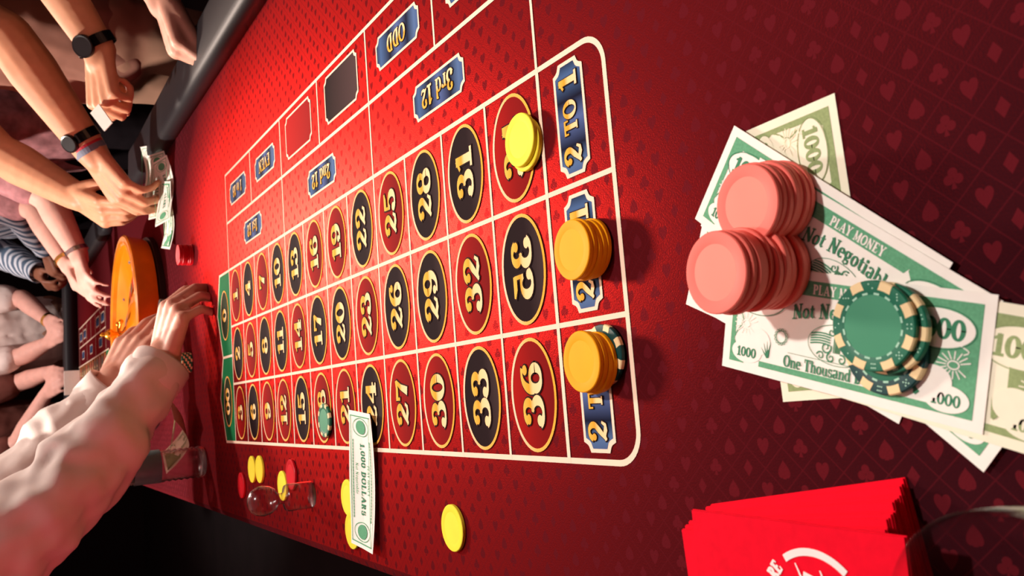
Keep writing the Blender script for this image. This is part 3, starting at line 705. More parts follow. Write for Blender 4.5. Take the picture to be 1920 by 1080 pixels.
ORD = ['topmost', 'second', 'third', 'fourth', 'fifth', 'sixth', 'seventh', 'eighth', 'ninth', 'tenth', 'eleventh', 'twelfth', 'thirteenth', 'fourteenth']
def ordinal(i, n):
    return 'bottom' if i == n - 1 else ORD[i] + ('' if i == 0 else ' from top')
B0 = 0.0064                                        # top of the pile of notes
# shorter pink stack: seven chips, each shifted a little
off = [(0, 0), (0.0008, -0.0004), (0.0002, -0.0012), (0.0014, -0.0022), (0.0022, -0.0016), (0.0016, -0.0026), (0.0022, -0.0030)]
for i, (dx, dy) in enumerate(off):
    chip('pink', 0.1318 + dx, -1.1402 + dy, B0 - 0.001 + (6 - i) * CT, 'pink chip, %s of seven in the shorter pink stack on the notes' % ordinal(i, 7), 'chips in the shorter pink stack', i * 0.7)
off = [(0, 0), (0.0002, -0.0012), (-0.0008, -0.0022), (0.0, -0.001), (0.001, 0.0012), (0.0022, 0.0004), (0.0004, -0.002), (0.0022, -0.0034), (0.0012, -0.001), (0.0026, -0.0008), (0.0016, 0.001), (0.0012, -0.002), (0.0022, -0.0012)]
for i, (dx, dy) in enumerate(off):
    chip('pink', 0.0994 + dx, -1.1345 + dy, B0 - 0.001 + (12 - i) * CT, 'pink chip, %s of thirteen in the taller pink stack' % ordinal(i, 13), 'chips in the taller pink stack', i * 1.1)
g3 = 'striped green chips on the notes'
chip('teal', 0.0567, -1.1912, B0, 'dark teal chip with cream edge inserts, lowest of three on the notes', g3, 0.15)
chip('green', 0.0658, -1.1955, B0 + CT, 'green chip with cream edge inserts, between two others on the notes', g3, 0.55)
chip('green', 0.0672, -1.1922, B0 + 2 * CT + 0.0006, 'green chip with dice marks and plain centre lying on top of two others', g3, 0.28, tilt=(0.03, -0.03))
for i in range(5):
    chip('orange', 0.1385 + 0.0008 * math.sin(i * 2.1), -0.9790 - 0.0006 * i, 0.0012 + (4 - i) * CT, 'orange chip, %s of five covering the middle 2 to 1 box' % ordinal(i, 5), 'orange stack on the middle box', i)
chip('teal', 0.0690, -0.9845, 0.0012, 'dark green striped chip under the orange stack near the white corner', None, 0.4, False)
for i in range(4):
    chip('orange', 0.0650 + 0.0010 * math.sin(i * 1.7 + 1), -0.9790 - 0.0005 * i, 0.0012 + (4 - i) * CT, 'orange chip, %s of four standing on a dark green chip' % ordinal(i, 4), 'orange stack on the green chip', i)
chip('yellow', 0.2290, -0.9135, 0.0012, 'yellow chip on number 34 partly covered by another yellow chip', None)
chip('yellow', 0.2325, -0.9125, 0.0012 + CT, 'yellow chip lying on top of another at number 34', None)
for x, y, c, lab in ((-0.0624, -0.7518, 'yellow', 'large-looking yellow chip lying alone on felt below the layout'), (-0.0535, -0.5022, 'yellow', 'yellow chip beside the loose note, nearer the layout line'), (-0.0884, -0.5097, 'yellow', 'yellow chip half under the lower end of the loose note'),
                     (-0.0387, -0.1005, 'yellow', 'left one of two touching yellow chips'), (-0.0371, -0.1424, 'yellow', 'right one of two touching yellow chips'), (-0.0661, -0.0323, 'red', 'red chip left of the two touching yellow chips'),
                     (-0.0379, -0.2952, 'red', 'red chip beside the clear marker'), (-0.0545, -0.2540, 'yellow', 'yellow chip behind the clear marker, next to red chip')):
    chip(c, x, y, 0.0004 if (x, y) != (-0.0884, -0.5097) else 0.0004, lab, 'loose chips on the felt', x * 40)
chip('green', 0.0315, -0.4400, 0.0013, 'small green striped chip placed on number 18', None, 0.3, False)
for i in range(8):
    chip('red', 0.354 + 0.0006 * math.sin(i * 2), 0.285 + 0.0006 * math.cos(i * 1.3), 0.0003 + (7 - i) * CT, 'red chip, %s of eight in the lone red stack' % ordinal(i, 8), 'lone red stack', i)
for i in range(6):
    chip('green', 0.150, 0.335, 0.0003 + (5 - i) * CT, 'green chip, %s of six beside the shirt cuff' % ordinal(i, 6), 'green stack by the cuff', i * 0.5, False)

# ------------------------------------------------------------------ play money
BW, BH = 0.071, 0.028
def bill_print(ink, dark, paper, spec=('PLAY MONEY', 'Not Negotiable', 'One Thousand Dollars')):
    """all printing of one note, in note coordinates: list of (name, mesh builder, materials)"""
    z = 0.00012; out = []
    f = MB()                                                       # green frame with broad ends
    f.poly([(-0.0662, 0.0192), (0.0662, 0.0192), (0.0662, 0.0236), (-0.0662, 0.0236)], z)
    f.poly([(-0.046, -0.0236), (0.046, -0.0236), (0.046, -0.0206), (-0.046, -0.0206)], z)
    f.poly([(0.0662, -0.0236), (0.0662, 0.0236), (0.033, 0.0236), (0.030, 0.0185), (0.044, 0.004), (0.0445, -0.007), (0.052, -0.012), (0.046, -0.0205), (0.046, -0.0236)], z)
    f.poly([(-0.0662, -0.0236), (-0.0662, 0.0236), (-0.0635, 0.0236), (-0.0628, 0.004), (-0.0635, -0.0120), (-0.056, -0.0236)][::-1], z)
    f.poly([(-0.0662, 0.0236), (-0.033, 0.0236), (-0.037, 0.0192), (-0.058, 0.0192), (-0.0635, 0.0130)], z)
    f.strip([(-0.0610 + 0.0025 * math.sin(i * 0.5), 0.004 - i * 0.0016, 0.0007) for i in range(10)], z)
    f.poly([(-0.0285, 0.0164), (0.0285, 0.0164), (0.0300, 0.0192), (-0.0300, 0.0192)], z)
    out.append(('green_frame', f, [ink]))
    c = MB()                                                       # pale ovals and lobes over the frame
    for s in (-1, 1):
        c.disc(s * 0.0480, 0.0115, 0.0160, 0.0082, z * 2)
        c.disc(s * 0.0545, -0.0172, 0.0100, 0.0058, z * 2)
        c.disc(s * 0.0480, -0.0110, 0.0085, 0.0070, z * 2.1)
        for i in range(14):
            a = math.radians(20 + i * 320 / 14)
            c.seg((s * 0.0562 + 0.0034 * math.cos(a), -0.0028 + 0.0026 * math.sin(a)), (s * 0.0562 + 0.0074 * math.cos(a), -0.0028 + 0.0056 * math.sin(a)), 0.0005, z * 2.2)
        c.ring(s * 0.0562, -0.0028, 0.0024, 0.0017, 0.0006, z * 2.2, n=20)
        c.strip([(s * (0.0600 + 0.0022 * math.sin(i * 0.9)), 0.0020 + i * 0.0008, 0.0005) for i in range(6)], z * 2.2)
    text(c, spec[0], 0.0046, z * 2.2, 0, 0.03, cond=0.90, at=(0, 0.0198))
    out.append(('pale_lettering', c, [paper]))
    for s in (-1, 1):
        d = MB(); text(d, '1000', 0.0086, z * 3, 0, 0.06, cond=1.02, at=(s * 0.0482, 0.0115), gap=0.05); out.append(('denomination', d, [dark]))
        d = MB(); text(d, '1000', 0.0050, z * 3, 0, 0.05, cond=0.95, at=(s * 0.0545, -0.0175), gap=0.06); out.append(('denomination', d, [dark]))
        d = MB(); d.ring(s * 0.0480, 0.0115, 0.0166, 0.0088, 0.0004, z * 3, n=36); out.append(('oval_outline', d, [dark]))
        d = MB()
        for i in range(4):
            a = 0.5 + i * 0.45
            d.strip([(s * (0.0405 + 0.005 * t * math.cos(a)), -0.0180 + 0.0075 * t * math.sin(a) + 0.001 * t * t, 0.0011 * (1.1 - t)) for t in (0, 0.3, 0.6, 1.0)], z * 3)
        out.append(('leaf_ornament', d, [dark]))
    t = MB()
    text(t, spec[1], 0.0072, z * 3, 0, 0.03, cond=0.92, at=(0, 0.0104), bow=4.0)
    text(t, spec[2], 0.0058, z * 3, 0, 0.03, cond=0.86, at=(0, -0.0172))
    out.append(('note_lettering', t, [dark]))
    e = MB()                                                       # central winged scroll emblem, seal and rules
    def spiral(cx, cy, r, a0, turns, w, s=1):
        pts = []
        for i in range(26):
            u = i / 25; a = a0 + s * turns * 2 * math.pi * u; rr = r * (1 - 0.8 * u)
            pts.append((cx + rr * math.cos(a), cy + rr * math.sin(a), w * (1 - 0.4 * u)))
        e.strip(pts, z * 3)
    for s in (-1, 1):
        for i in range(5):
            e.strip([(s * (0.004 + k * 0.0028), -0.0005 - i * 0.0012 + 0.0012 * k * 0.5 - 0.00018 * k * k, 0.0007) for k in range(5)], z * 3)
        spiral(s * 0.0060, -0.0065, 0.0030, 0.4, 1.3, 0.0008, s); spiral(s * 0.0030, -0.0110, 0.0024, 2.0, 1.2, 0.0008, -s)
        spiral(s * 0.0035, 0.0010, 0.0022, 1.0, 1.2, 0.0007, s); spiral(s * 0.0088, -0.0108, 0.0022, 3.0, 1.1, 0.0007, s)
    for i in range(4): e.strip([(-0.0016 + i * 0.001, 0.001, 0.0006), (-0.0016 + i * 0.001, -0.0085, 0.0006)], z * 3)
    e.ring(0, -0.0048, 0.0165, 0.0095, 0.0003, z * 2.5, n=40)
    for i in range(14):
        a = 2 * math.pi * i / 14; e.ring(-0.0330 + 0.0036 * math.cos(a), -0.0060 + 0.0036 * math.sin(a), 0.0006, 0.0006, 0.0003, z * 3, n=8)
    e.ring(-0.0330, -0.0060, 0.0030, 0.0030, 0.0003, z * 3, n=24)
    e.strip([(-0.028, -0.0130, 0.00025), (0.036, -0.0130, 0.00025)], z * 3)
    out.append(('scroll_emblem', e, [dark]))
    return out
def pale_print():
    z = 0.00012; out = []
    f = MB()
    for (x0, y0, x1, y1) in ((-0.066, -0.0236, 0.066, -0.0236), (-0.066, 0.0236, 0.066, 0.0236), (-0.066, -0.0236, -0.066, 0.0236), (0.066, -0.0236, 0.066, 0.0236)):
        f.seg((x0, y0), (x1, y1), 0.0012, z)
    for i in range(26):
        x = -0.040 + i * 0.0032
        f.seg((x, 0.0195), (x + 0.0012, 0.0195), 0.0016, z); f.seg((x, -0.0195), (x + 0.0012, -0.0195), 0.0016, z)
    out.append(('thin_frame', f, ['bill_green']))
    for s in (-1, 1):
        d = MB(); d.disc(s * 0.0545, 0.0, 0.0075, 0.0115, z, n=24); out.append(('end_ornament', d, ['bill_green']))
        d = MB(); d.ring(s * 0.0545, 0.0, 0.0095, 0.0185, 0.0008, z, n=30); out.append(('oval_outline', d, ['bill_green']))
    t = MB(); text(t, '1,000 DOLLARS', 0.0085, z * 2, 0, 0.04, cond=0.92, at=(0, 0.0), gap=0.12)
    out.append(('note_lettering', t, ['bill_dark']))
    t = MB(); text(t, 'PLAY MONEY', 0.0045, z * 2, 0, 0.0, cond=0.9, at=(0, 0.0125)); out.append(('note_lettering', t, ['bill_green']))
    t = MB(); text(t, 'Not Negotiable', 0.0045, z * 2, 0, 0.0, cond=0.9, at=(0, -0.0125)); out.append(('note_lettering', t, ['bill_green']))
    return out
PR = {'green': bill_print('bill_green', 'bill_dark', 'paper'), 'olive': bill_print('bill_olive', 'bill_olive', 'paper_warm'),
      'pale': pale_print(), 'plain': bill_print('bill_green', 'bill_dark', 'paper', ('PLAY MONEY', '1,000', '1,000 DOLLARS'))}
def note(x, y, h, ux, uy, label, group, kind='green', bend=None, thick=0.00025):
    """one note: paper sheet with its printing as parts; bend(x, y) lifts the sheet off the table"""
    extra = 0.0005 if bend else 0.0
    nx, ny = (40, 14) if bend else (16, 7)
    bend = bend or (lambda a, b: 0.0)
    g = MB(); vs = []
    for zt in (0.0, thick):
        for j in range(ny + 1):
            for i in range(nx + 1):
                a, b = -BW + 2 * BW * i / nx, -BH + 2 * BH * j / ny
                vs.append((a, b, zt + bend(a, b)))
    m = (nx + 1) * (ny + 1); fs = []
    for j in range(ny):
        for i in range(nx):
            q = j * (nx + 1) + i
            fs += [(q + m, q + m + 1, q + nx + 2 + m, q + nx + 1 + m), (q, q + nx + 1, q + nx + 2, q + 1)]
    for i in range(nx): fs += [(i, i + 1, i + 1 + m, i + m), (ny * (nx + 1) + i, ny * (nx + 1) + i + m, ny * (nx + 1) + i + 1 + m, ny * (nx + 1) + i + 1)]
    for j in range(ny): fs += [(j * (nx + 1), j * (nx + 1) + m, (j + 1) * (nx + 1) + m, (j + 1) * (nx + 1)), (j * (nx + 1) + nx, (j + 1) * (nx + 1) + nx, (j + 1) * (nx + 1) + nx + m, j * (nx + 1) + nx + m)]
    g.add(vs, fs)
    o = g.build('banknote', 'paper_warm' if kind == 'olive' else 'paper', None, T(x, y, h), math.atan2(uy, ux), smooth=False)
    tag(o, label, 'banknote', group)
    for nm, mb, ms in PR[kind]:
        q = MB(); q.v = [(a, b, c + thick + extra + bend(a, b)) for a, b, c in mb.v]; q.f = list(mb.f); q.m = list(mb.m)
        q.build(nm, ms, o)
    return o
GN = 'play money under the pink and green chips'
note(0.1069, -1.1505, 0.0003, -0.9995, -0.03, 'olive-green play note sticking out beyond the upper pink stack, lettering running down', GN, 'olive')
note(0.0831, -1.1400, 0.0008, -0.49, -0.87, 'play note almost hidden, a small white tip below the lettered top note', GN)
note(0.0879, -1.1398, 0.0018, -0.42, -0.91, 'play note whose left corner shows left of the taller pink stack', GN)
note(0.0724, -1.1890, 0.0023, -0.657, -0.754, 'play note whose corner points lowest in the pile', GN)
note(0.1080, -1.1545, 0.0028, -0.66, -0.75, 'play note just under the one with the highest left corner', GN, 'green')
note(0.1141, -1.1518, 0.0034, -0.645, -0.764, 'play note with the highest left corner, behind the shorter pink stack', GN)
note(0.0935, -1.1695, 0.0041, -0.62, -0.785, 'slanted play note reading Not Negotiable beside the shorter pink stack', GN)
note(0.0550, -1.1985, 0.0047, -0.285, -0.958, 'olive play note reaching the right edge of the picture', GN, 'olive')
note(0.0649, -1.1661, 0.0054, -0.253, -0.967, 'uppermost play note reading One Thousand Dollars under the green chips', GN)
note(-0.0308, -0.5590, 0.0012, -0.995, 0.10, 'single play note lying across the edge line below number 24', None, 'pale',
     bend=lambda a, b: 0.004 * (a / BW) ** 2 + 0.006 * max(0, -b / BH) * (0.5 + 0.5 * math.cos(a * 30)) + 0.003)
GF = 'play notes by the far end of the rail'
def cur(k, t): return lambda a, b: 0.002 + k * (a / BW) ** 2 + 0.003 * (1 + math.sin(a * 45 + k * 900)) + t * (BH - b) / (2 * BH)
note(0.575, 0.556, 0.0006, -0.99, 0.10, 'crumpled pale note half under the far end of the black rail', GF, 'pale', cur(0.006, 0.030))
note(0.545, 0.508, 0.0010, -1.0, 0.02, 'pale note lying across two others beside the far end of the rail', GF, 'pale', cur(0.008, 0.026))
note(0.520, 0.455, 0.0010, -0.99, -0.10, 'uppermost pale note, nearest of those beside the clasped hands', GF, 'pale', cur(0.006, 0.020))
note(0.470, 0.462, 0.0006, -0.97, 0.22, 'crumpled green note reaching out below the clasped hands', GF, 'green', cur(0.004, 0.008))
note(0.010, 0.330, 0.0010, -0.72, 0.69, 'folded play note lying between shirt sleeve and clear bottle', None, 'olive', lambda a, b: 0.012 + 0.034 * abs(a / BW) ** 1.5)

# ------------------------------------------------------------------ red paper napkins
NS, NT = 0.0615, 0.0023
def napkin_mesh():
    g = MB(); n = 8
    for k in range(2):                                              # folded layers with soft edges
        z0 = k * NT / 2; e = 0.0004 * k
        vs = []
        for zt in (z0 + 0.0001, z0 + NT / 2 - 0.0001):
            for j in range(n + 1):
                for i in range(n + 1):
                    a, b = -1 + 2 * i / n, -1 + 2 * j / n
                    vs.append((a * (NS - e), b * (NS - e), zt - 0.0003 * max(abs(a), abs(b)) ** 6))
        m = (n + 1) ** 2; fs = []
        for j in range(n):
            for i in range(n):
                q = j * (n + 1) + i; fs += [(q + m, q + m + 1, q + n + 2 + m, q + n + 1 + m), (q, q + n + 1, q + n + 2, q + 1)]
        for i in range(n):
            fs += [(i, i + 1, i + 1 + m, i + m), (n * (n + 1) + i, n * (n + 1) + i + m, n * (n + 1) + i + 1 + m, n * (n + 1) + i + 1)]
            fs += [(i * (n + 1), i * (n + 1) + m, (i + 1) * (n + 1) + m, (i + 1) * (n + 1)), (i * (n + 1) + n, (i + 1) * (n + 1) + n, (i + 1) * (n + 1) + n + m, i * (n + 1) + n + m)]
        g.add(vs, fs)
    return g.mesh('napkin', 'napkin_red')
NAP = napkin_mesh(); NN = 13
def napkin(i, x, y, ang):
    # ang: turn away from lying square to the table; local x runs along -y of the table
    o = put('paper_napkin', NAP, None, T(x, y, 0.0004 + i * NT), -H90 + ang)
    return tag(o, 'red paper napkin, %s in the fanned stack' % (ordinal(NN - 1 - i, NN) if i < NN - 1 else 'topmost with white round logo'), 'napkin', 'red napkins in the stack')
for i in range(NN):
    t = i / (NN - 2) if i < NN - 1 else 1.0
    ang = math.radians(9.5 - 5.5 * t) if i < NN - 1 else math.radians(-0.5)
    cxn, cyn = -0.0195, -1.0665                                       # shared left corner
    if i < NN - 1: cxn -= 0.009 * t + 0.001 * math.sin(i * 2.3); cyn += -0.003 * t + 0.0008 * math.sin(i * 1.7)
    else: cxn, cyn = -0.0172, -1.0815
    d = Vector((math.sin(ang), -math.cos(ang))); nrm = Vector((-math.cos(ang), -math.sin(ang)))
    c = Vector((cxn, cyn)) + d * NS + nrm * NS
    top = napkin(i, c.x, c.y, ang)
lg = MB(); z = NT + 0.0002
cxl, cyl = 0.0135, 0.0225                                            # logo centre in napkin coordinates
def ringarc(r, a0, a1, w): lg.strip([(cxl + r * math.cos(math.radians(a0 + (a1 - a0) * i / 20)), cyl + r * math.sin(math.radians(a0 + (a1 - a0) * i / 20)), w) for i in range(21)], z)
ringarc(0.0268, 48, 124, 0.0034); ringarc(0.0268, 228, 304, 0.0034)
for s_, a_ in (('RE', 143), ('10', 36)):
    a = math.radians(a_); text(lg, s_, 0.0062, z, 0, 0.12, cond=0.8, at=(cxl + 0.0268 * math.cos(a), cyl + 0.0268 * math.sin(a)), ang=a - H90)
for p in ([(-0.009, 0.021, 0.0006), (-0.004, 0.010, 0.0016), (0.0, 0.0, 0.0012)], [(-0.005, 0.0165, 0.0030), (0.004, 0.0140, 0.0030), (0.011, 0.0125, 0.0016)], [(0.0045, 0.0195, 0.0006), (0.007, 0.013, 0.0016), (0.002, 0.0, 0.0012)], [(-0.012, 0.006, 0.0022), (0.0, 0.002, 0.0022), (0.012, 0.005, 0.0022)]):
    lg.strip([(cxl + a, cyl + b, w) for a, b, w in p], z)
lg.build('napkin_logo', 'napkin_white', top)

# ------------------------------------------------------------------ glassware and markers
def glass_shell(outer, wall, n=48):
    inner = [(max(r - wall, 0.0), zz) for r, zz in outer][::-1]
    return outer + inner
wg = empty('wine_glass', T(-0.0235, -1.2945)); tag(wg, 'clear stemmed wine glass at the corner beside the red napkins', 'glass')
bowl_o = [(0.0, 0.0480), (0.005, 0.0482), (0.015, 0.053), (0.024, 0.064), (0.0295, 0.078), (0.0328, 0.094), (0.0345, 0.108), (0.0352, 0.1196), (0.0350, 0.1200), (0.0347, 0.1197),
          (0.0339, 0.108), (0.0322, 0.0942), (0.0289, 0.0784), (0.0234, 0.0648), (0.0145, 0.0540), (0.006, 0.0495), (0.0, 0.0492)]
MB().lathe(bowl_o, 64).build('bowl', 'glass', wg, smooth=True)
MB().lathe([(0.0, 0.0482), (0.0050, 0.0478), (0.0036, 0.043), (0.0032, 0.028), (0.0038, 0.012), (0.007, 0.006), (0.020, 0.0030), (0.0315, 0.0016), (0.032, 0.0010), (0.031, 0.0005), (0.0, 0.0005)], 64).build('stem_and_foot', 'glass', wg, smooth=True)
wm = MB().lathe([(0.0, 0.0004), (0.0150, 0.0004), (0.0165, 0.002), (0.0165, 0.030), (0.0150, 0.034), (0.0070, 0.036), (0.0062, 0.040), (0.0075, 0.044), (0.0130, 0.047), (0.0165, 0.053), (0.0180, 0.061), (0.0165, 0.069), (0.0125, 0.075), (0.006, 0.0785), (0.0, 0.079)], 40)
tag(wm.build('winning_marker', 'acrylic', None, T(-0.0585, -0.372), smooth=True), 'clear acrylic marker with ball top standing beside red chip', 'marker')
bk = empty('black_marker', T(0.258, 0.372)); tag(bk, 'short black cylindrical marker beside the wheel and resting hands', 'marker')
autosmooth(MB().lathe([(0.0, 0.0), (0.0215, 0.0), (0.0225, 0.0015), (0.0225, 0.026), (0.0215, 0.028)], 40).build('body', 'watch_black', bk))
autosmooth(MB().lathe([(0.0205, 0.028), (0.0205, 0.033), (0.0195, 0.034)], 40).build('collar', 'band_grey', bk))
autosmooth(MB().lathe([(0.0218, 0.034), (0.0225, 0.0355), (0.0225, 0.046), (0.0210, 0.048), (0.0, 0.048)], 40).build('cap', 'watch_black', bk))
wb = empty('water_bottle', T(-0.038, 0.240)); tag(wb, 'clear ribbed plastic bottle with dark teal label beside the white sleeve', 'bottle')
pr_ = [(0.0, 0.004), (0.012, 0.002), (0.022, 0.0005), (0.0265, 0.003), (0.0285, 0.008)]
for i in range(6): pr_ += [(0.0288, 0.012 + i * 0.010), (0.0266, 0.017 + i * 0.010)]
pr_ += [(0.0290, 0.073), (0.0290, 0.125), (0.0280, 0.130), (0.0290, 0.135), (0.0270, 0.150), (0.0200, 0.168), (0.0130, 0.180), (0.0125, 0.196), (0.0115, 0.196)]
pr_ += [(max(r - 0.0010, 0.0), zz) for r, zz in pr_[::-1][1:] if zz > 0.003] + [(0.0, 0.0055)]
MB().lathe(pr_, 40).build('body', 'pet', wb, smooth=True)
MB().lathe([(0.0294, 0.078), (0.0296, 0.079), (0.0296, 0.121), (0.0294, 0.122)], 40, cap=False).build('label', 'label_teal', wb, smooth=True)
MB().lathe([(0.0, 0.212), (0.0145, 0.212), (0.0150, 0.210), (0.0150, 0.194), (0.0145, 0.193)], 32).build('cap', 'ivory', wb, smooth=False)
bx_ = empty('paper_box', T(0.215, 2.640, 0.0)); tag(bx_, 'pale teal and white packet standing by the far black rail', 'box')
bevel(MB().box(-0.05, 0.05, -0.018, 0.018, 0.0005, 0.060).build('carton', 'label_teal', bx_), 0.002)
MB().box(-0.0505, 0.0505, -0.0188, -0.006, 0.002, 0.0615).build('white_band', 'paper', bx_)

# ------------------------------------------------------------------ people
def vec(p): return Vector((p[0], p[1], p[2] + TZ))
def skinned(mb, name, m, parent, voxel, smooth=5, wrinkle=0.0, wscale=0.06):
    """unites overlapping limb shapes into one continuous surface"""
    o = mb.build(name, m, parent)
    r = o.modifiers.new('unite', 'REMESH'); r.mode = 'VOXEL'; r.voxel_size = voxel; r.use_smooth_shade = True
    s = o.modifiers.new('soften', 'SMOOTH'); s.factor = 0.5; s.iterations = smooth
    if wrinkle:
        t = bpy.data.textures.new('cloth_folds', 'CLOUDS'); t.noise_scale = wscale; t.noise_depth = 1
        d = o.modifiers.new('folds', 'DISPLACE'); d.texture = t; d.strength = wrinkle; d.mid_level = 0.5; d.texture_coords = 'LOCAL'
        s2 = o.modifiers.new('soften_folds', 'SMOOTH'); s2.factor = 0.5; s2.iterations = 2
    return o
def chain(mb, pts, rad):
    for i in range(len(pts) - 1): mb.capsule(pts[i], rad[i], pts[i + 1], rad[i + 1])
FING = [(0.031, 0.090, (0.041, 0.025, 0.020), 0.0092), (0.0105, 0.096, (0.045, 0.029, 0.021), 0.0095), (-0.0105, 0.091, (0.041, 0.027, 0.021), 0.0090), (-0.030, 0.081, (0.032, 0.021, 0.018), 0.0080)]
def hand(mb, wr, d, n, side, curl=(30, 40, 25), spread=4, thumb=(0.62, 0.62, -0.35), tcurl=0.5, sc=1.0, curls=None):
    """wr wrist, d finger direction, n back-of-hand normal, side +1 right hand / -1 left hand"""
    wr = Vector(wr); d = Vector(d).normalized(); n = Vector(n); n = (n - d * n.dot(d)).normalized()
    t = n.cross(d) * side
    for o_, l_, ph, r in FING:
        k = wr + (d * l_ + t * o_ + n * (0.003 - 0.06 * abs(o_))) * sc
        mb.capsule(wr + (t * o_ * 0.55 + d * 0.008) * sc, 0.0150 * sc, k, 0.0112 * sc)
    mb.capsule(wr + (d * 0.02 + t * 0.012 - n * 0.004) * sc, 0.017 * sc, wr + (d * 0.072 - t * 0.012 - n * 0.003) * sc, 0.015 * sc)
    for f, (o_, l_, ph, r) in enumerate(FING):
        c = curls[f] if curls else curl
        p = wr + (d * l_ + t * o_ + n * (0.003 - 0.06 * abs(o_))) * sc
        sp = math.radians(spread) * o_ / 0.02
        base = (d * math.cos(sp) + t * math.sin(sp)).normalized()
        a = 0.0; rr = r * sc
        for j in range(3):
            a += math.radians(c[j]); q = p + (base * math.cos(a) - n * math.sin(a)) * ph[j] * sc
            mb.capsule(p, rr, q, rr * 0.91); p = q; rr *= 0.92
    b0 = wr + (d * 0.020 + t * 0.022 - n * 0.004) * sc
    b1 = b0 + (d * thumb[0] + t * thumb[1] + n * thumb[2]).normalized() * 0.042 * sc
    e = (d * (thumb[0] + tcurl * 0.5) + t * (thumb[1] - tcurl) + n * (thumb[2] - tcurl * 0.2)).normalized()
    b2 = b1 + e * 0.032 * sc; b3 = b2 + (e - t * tcurl * 0.3).normalized() * 0.026 * sc
    mb.capsule(b0, 0.016 * sc, b1, 0.0118 * sc); mb.capsule(b1, 0.0112 * sc, b2, 0.0100 * sc); mb.capsule(b2, 0.0100 * sc, b3, 0.0085 * sc)
def band(name, p, axis, r, w, th, m, parent, squash=0.8, up=None):
    """closed strap round a wrist"""
    d = Vector(axis).normalized(); u = Vector(up or (0, 0, 1)); u = (u - d * u.dot(d)).normalized(); s = d.cross(u)
    g = MB(); n = 32; vs = []
    for (rr, z) in ((r, -w / 2), (r + th, -w / 2), (r + th, w / 2), (r, w / 2)):
        for i in range(n):
            a = 2 * math.pi * i / n; vs.append(Vector(p) + d * z + (s * math.cos(a) + u * math.sin(a) * squash) * rr)
    g.add(vs, [(j * n + i, j * n + (i + 1) % n, ((j + 1) % 4) * n + (i + 1) % n, ((j + 1) % 4) * n + i) for j in range(4) for i in range(n)])
    return g.build(name, m, parent, smooth=False)
def wristwatch(p, axis, r, parent, up=(0, 0, 1), squash=0.8, dial=0.019):
    d = Vector(axis).normalized(); u = Vector(up); u = (u - d * u.dot(d)).normalized()
    b = band('wristwatch', p, axis, r, 0.020, 0.003, 'watch_black', parent, squash, up)
    g = MB(); g.capsule(Vector(p) + u * (r * squash + 0.001), 0.001, Vector(p) + u * (r * squash + 0.002), 0.001)
    g = MB().lathe([(dial * 0.9, 0.0), (dial, 0.001), (dial, 0.007), (dial * 0.92, 0.009), (dial * 0.8, 0.0085), (0, 0.0085)], 32)
    q = u.to_track_quat('Z', 'Y').to_matrix()
    g.map(lambda v: q @ v + Vector(p) + u * (r * squash - 0.001))
    g.build('watch_dial', 'watch_black', b, smooth=False)
    return b
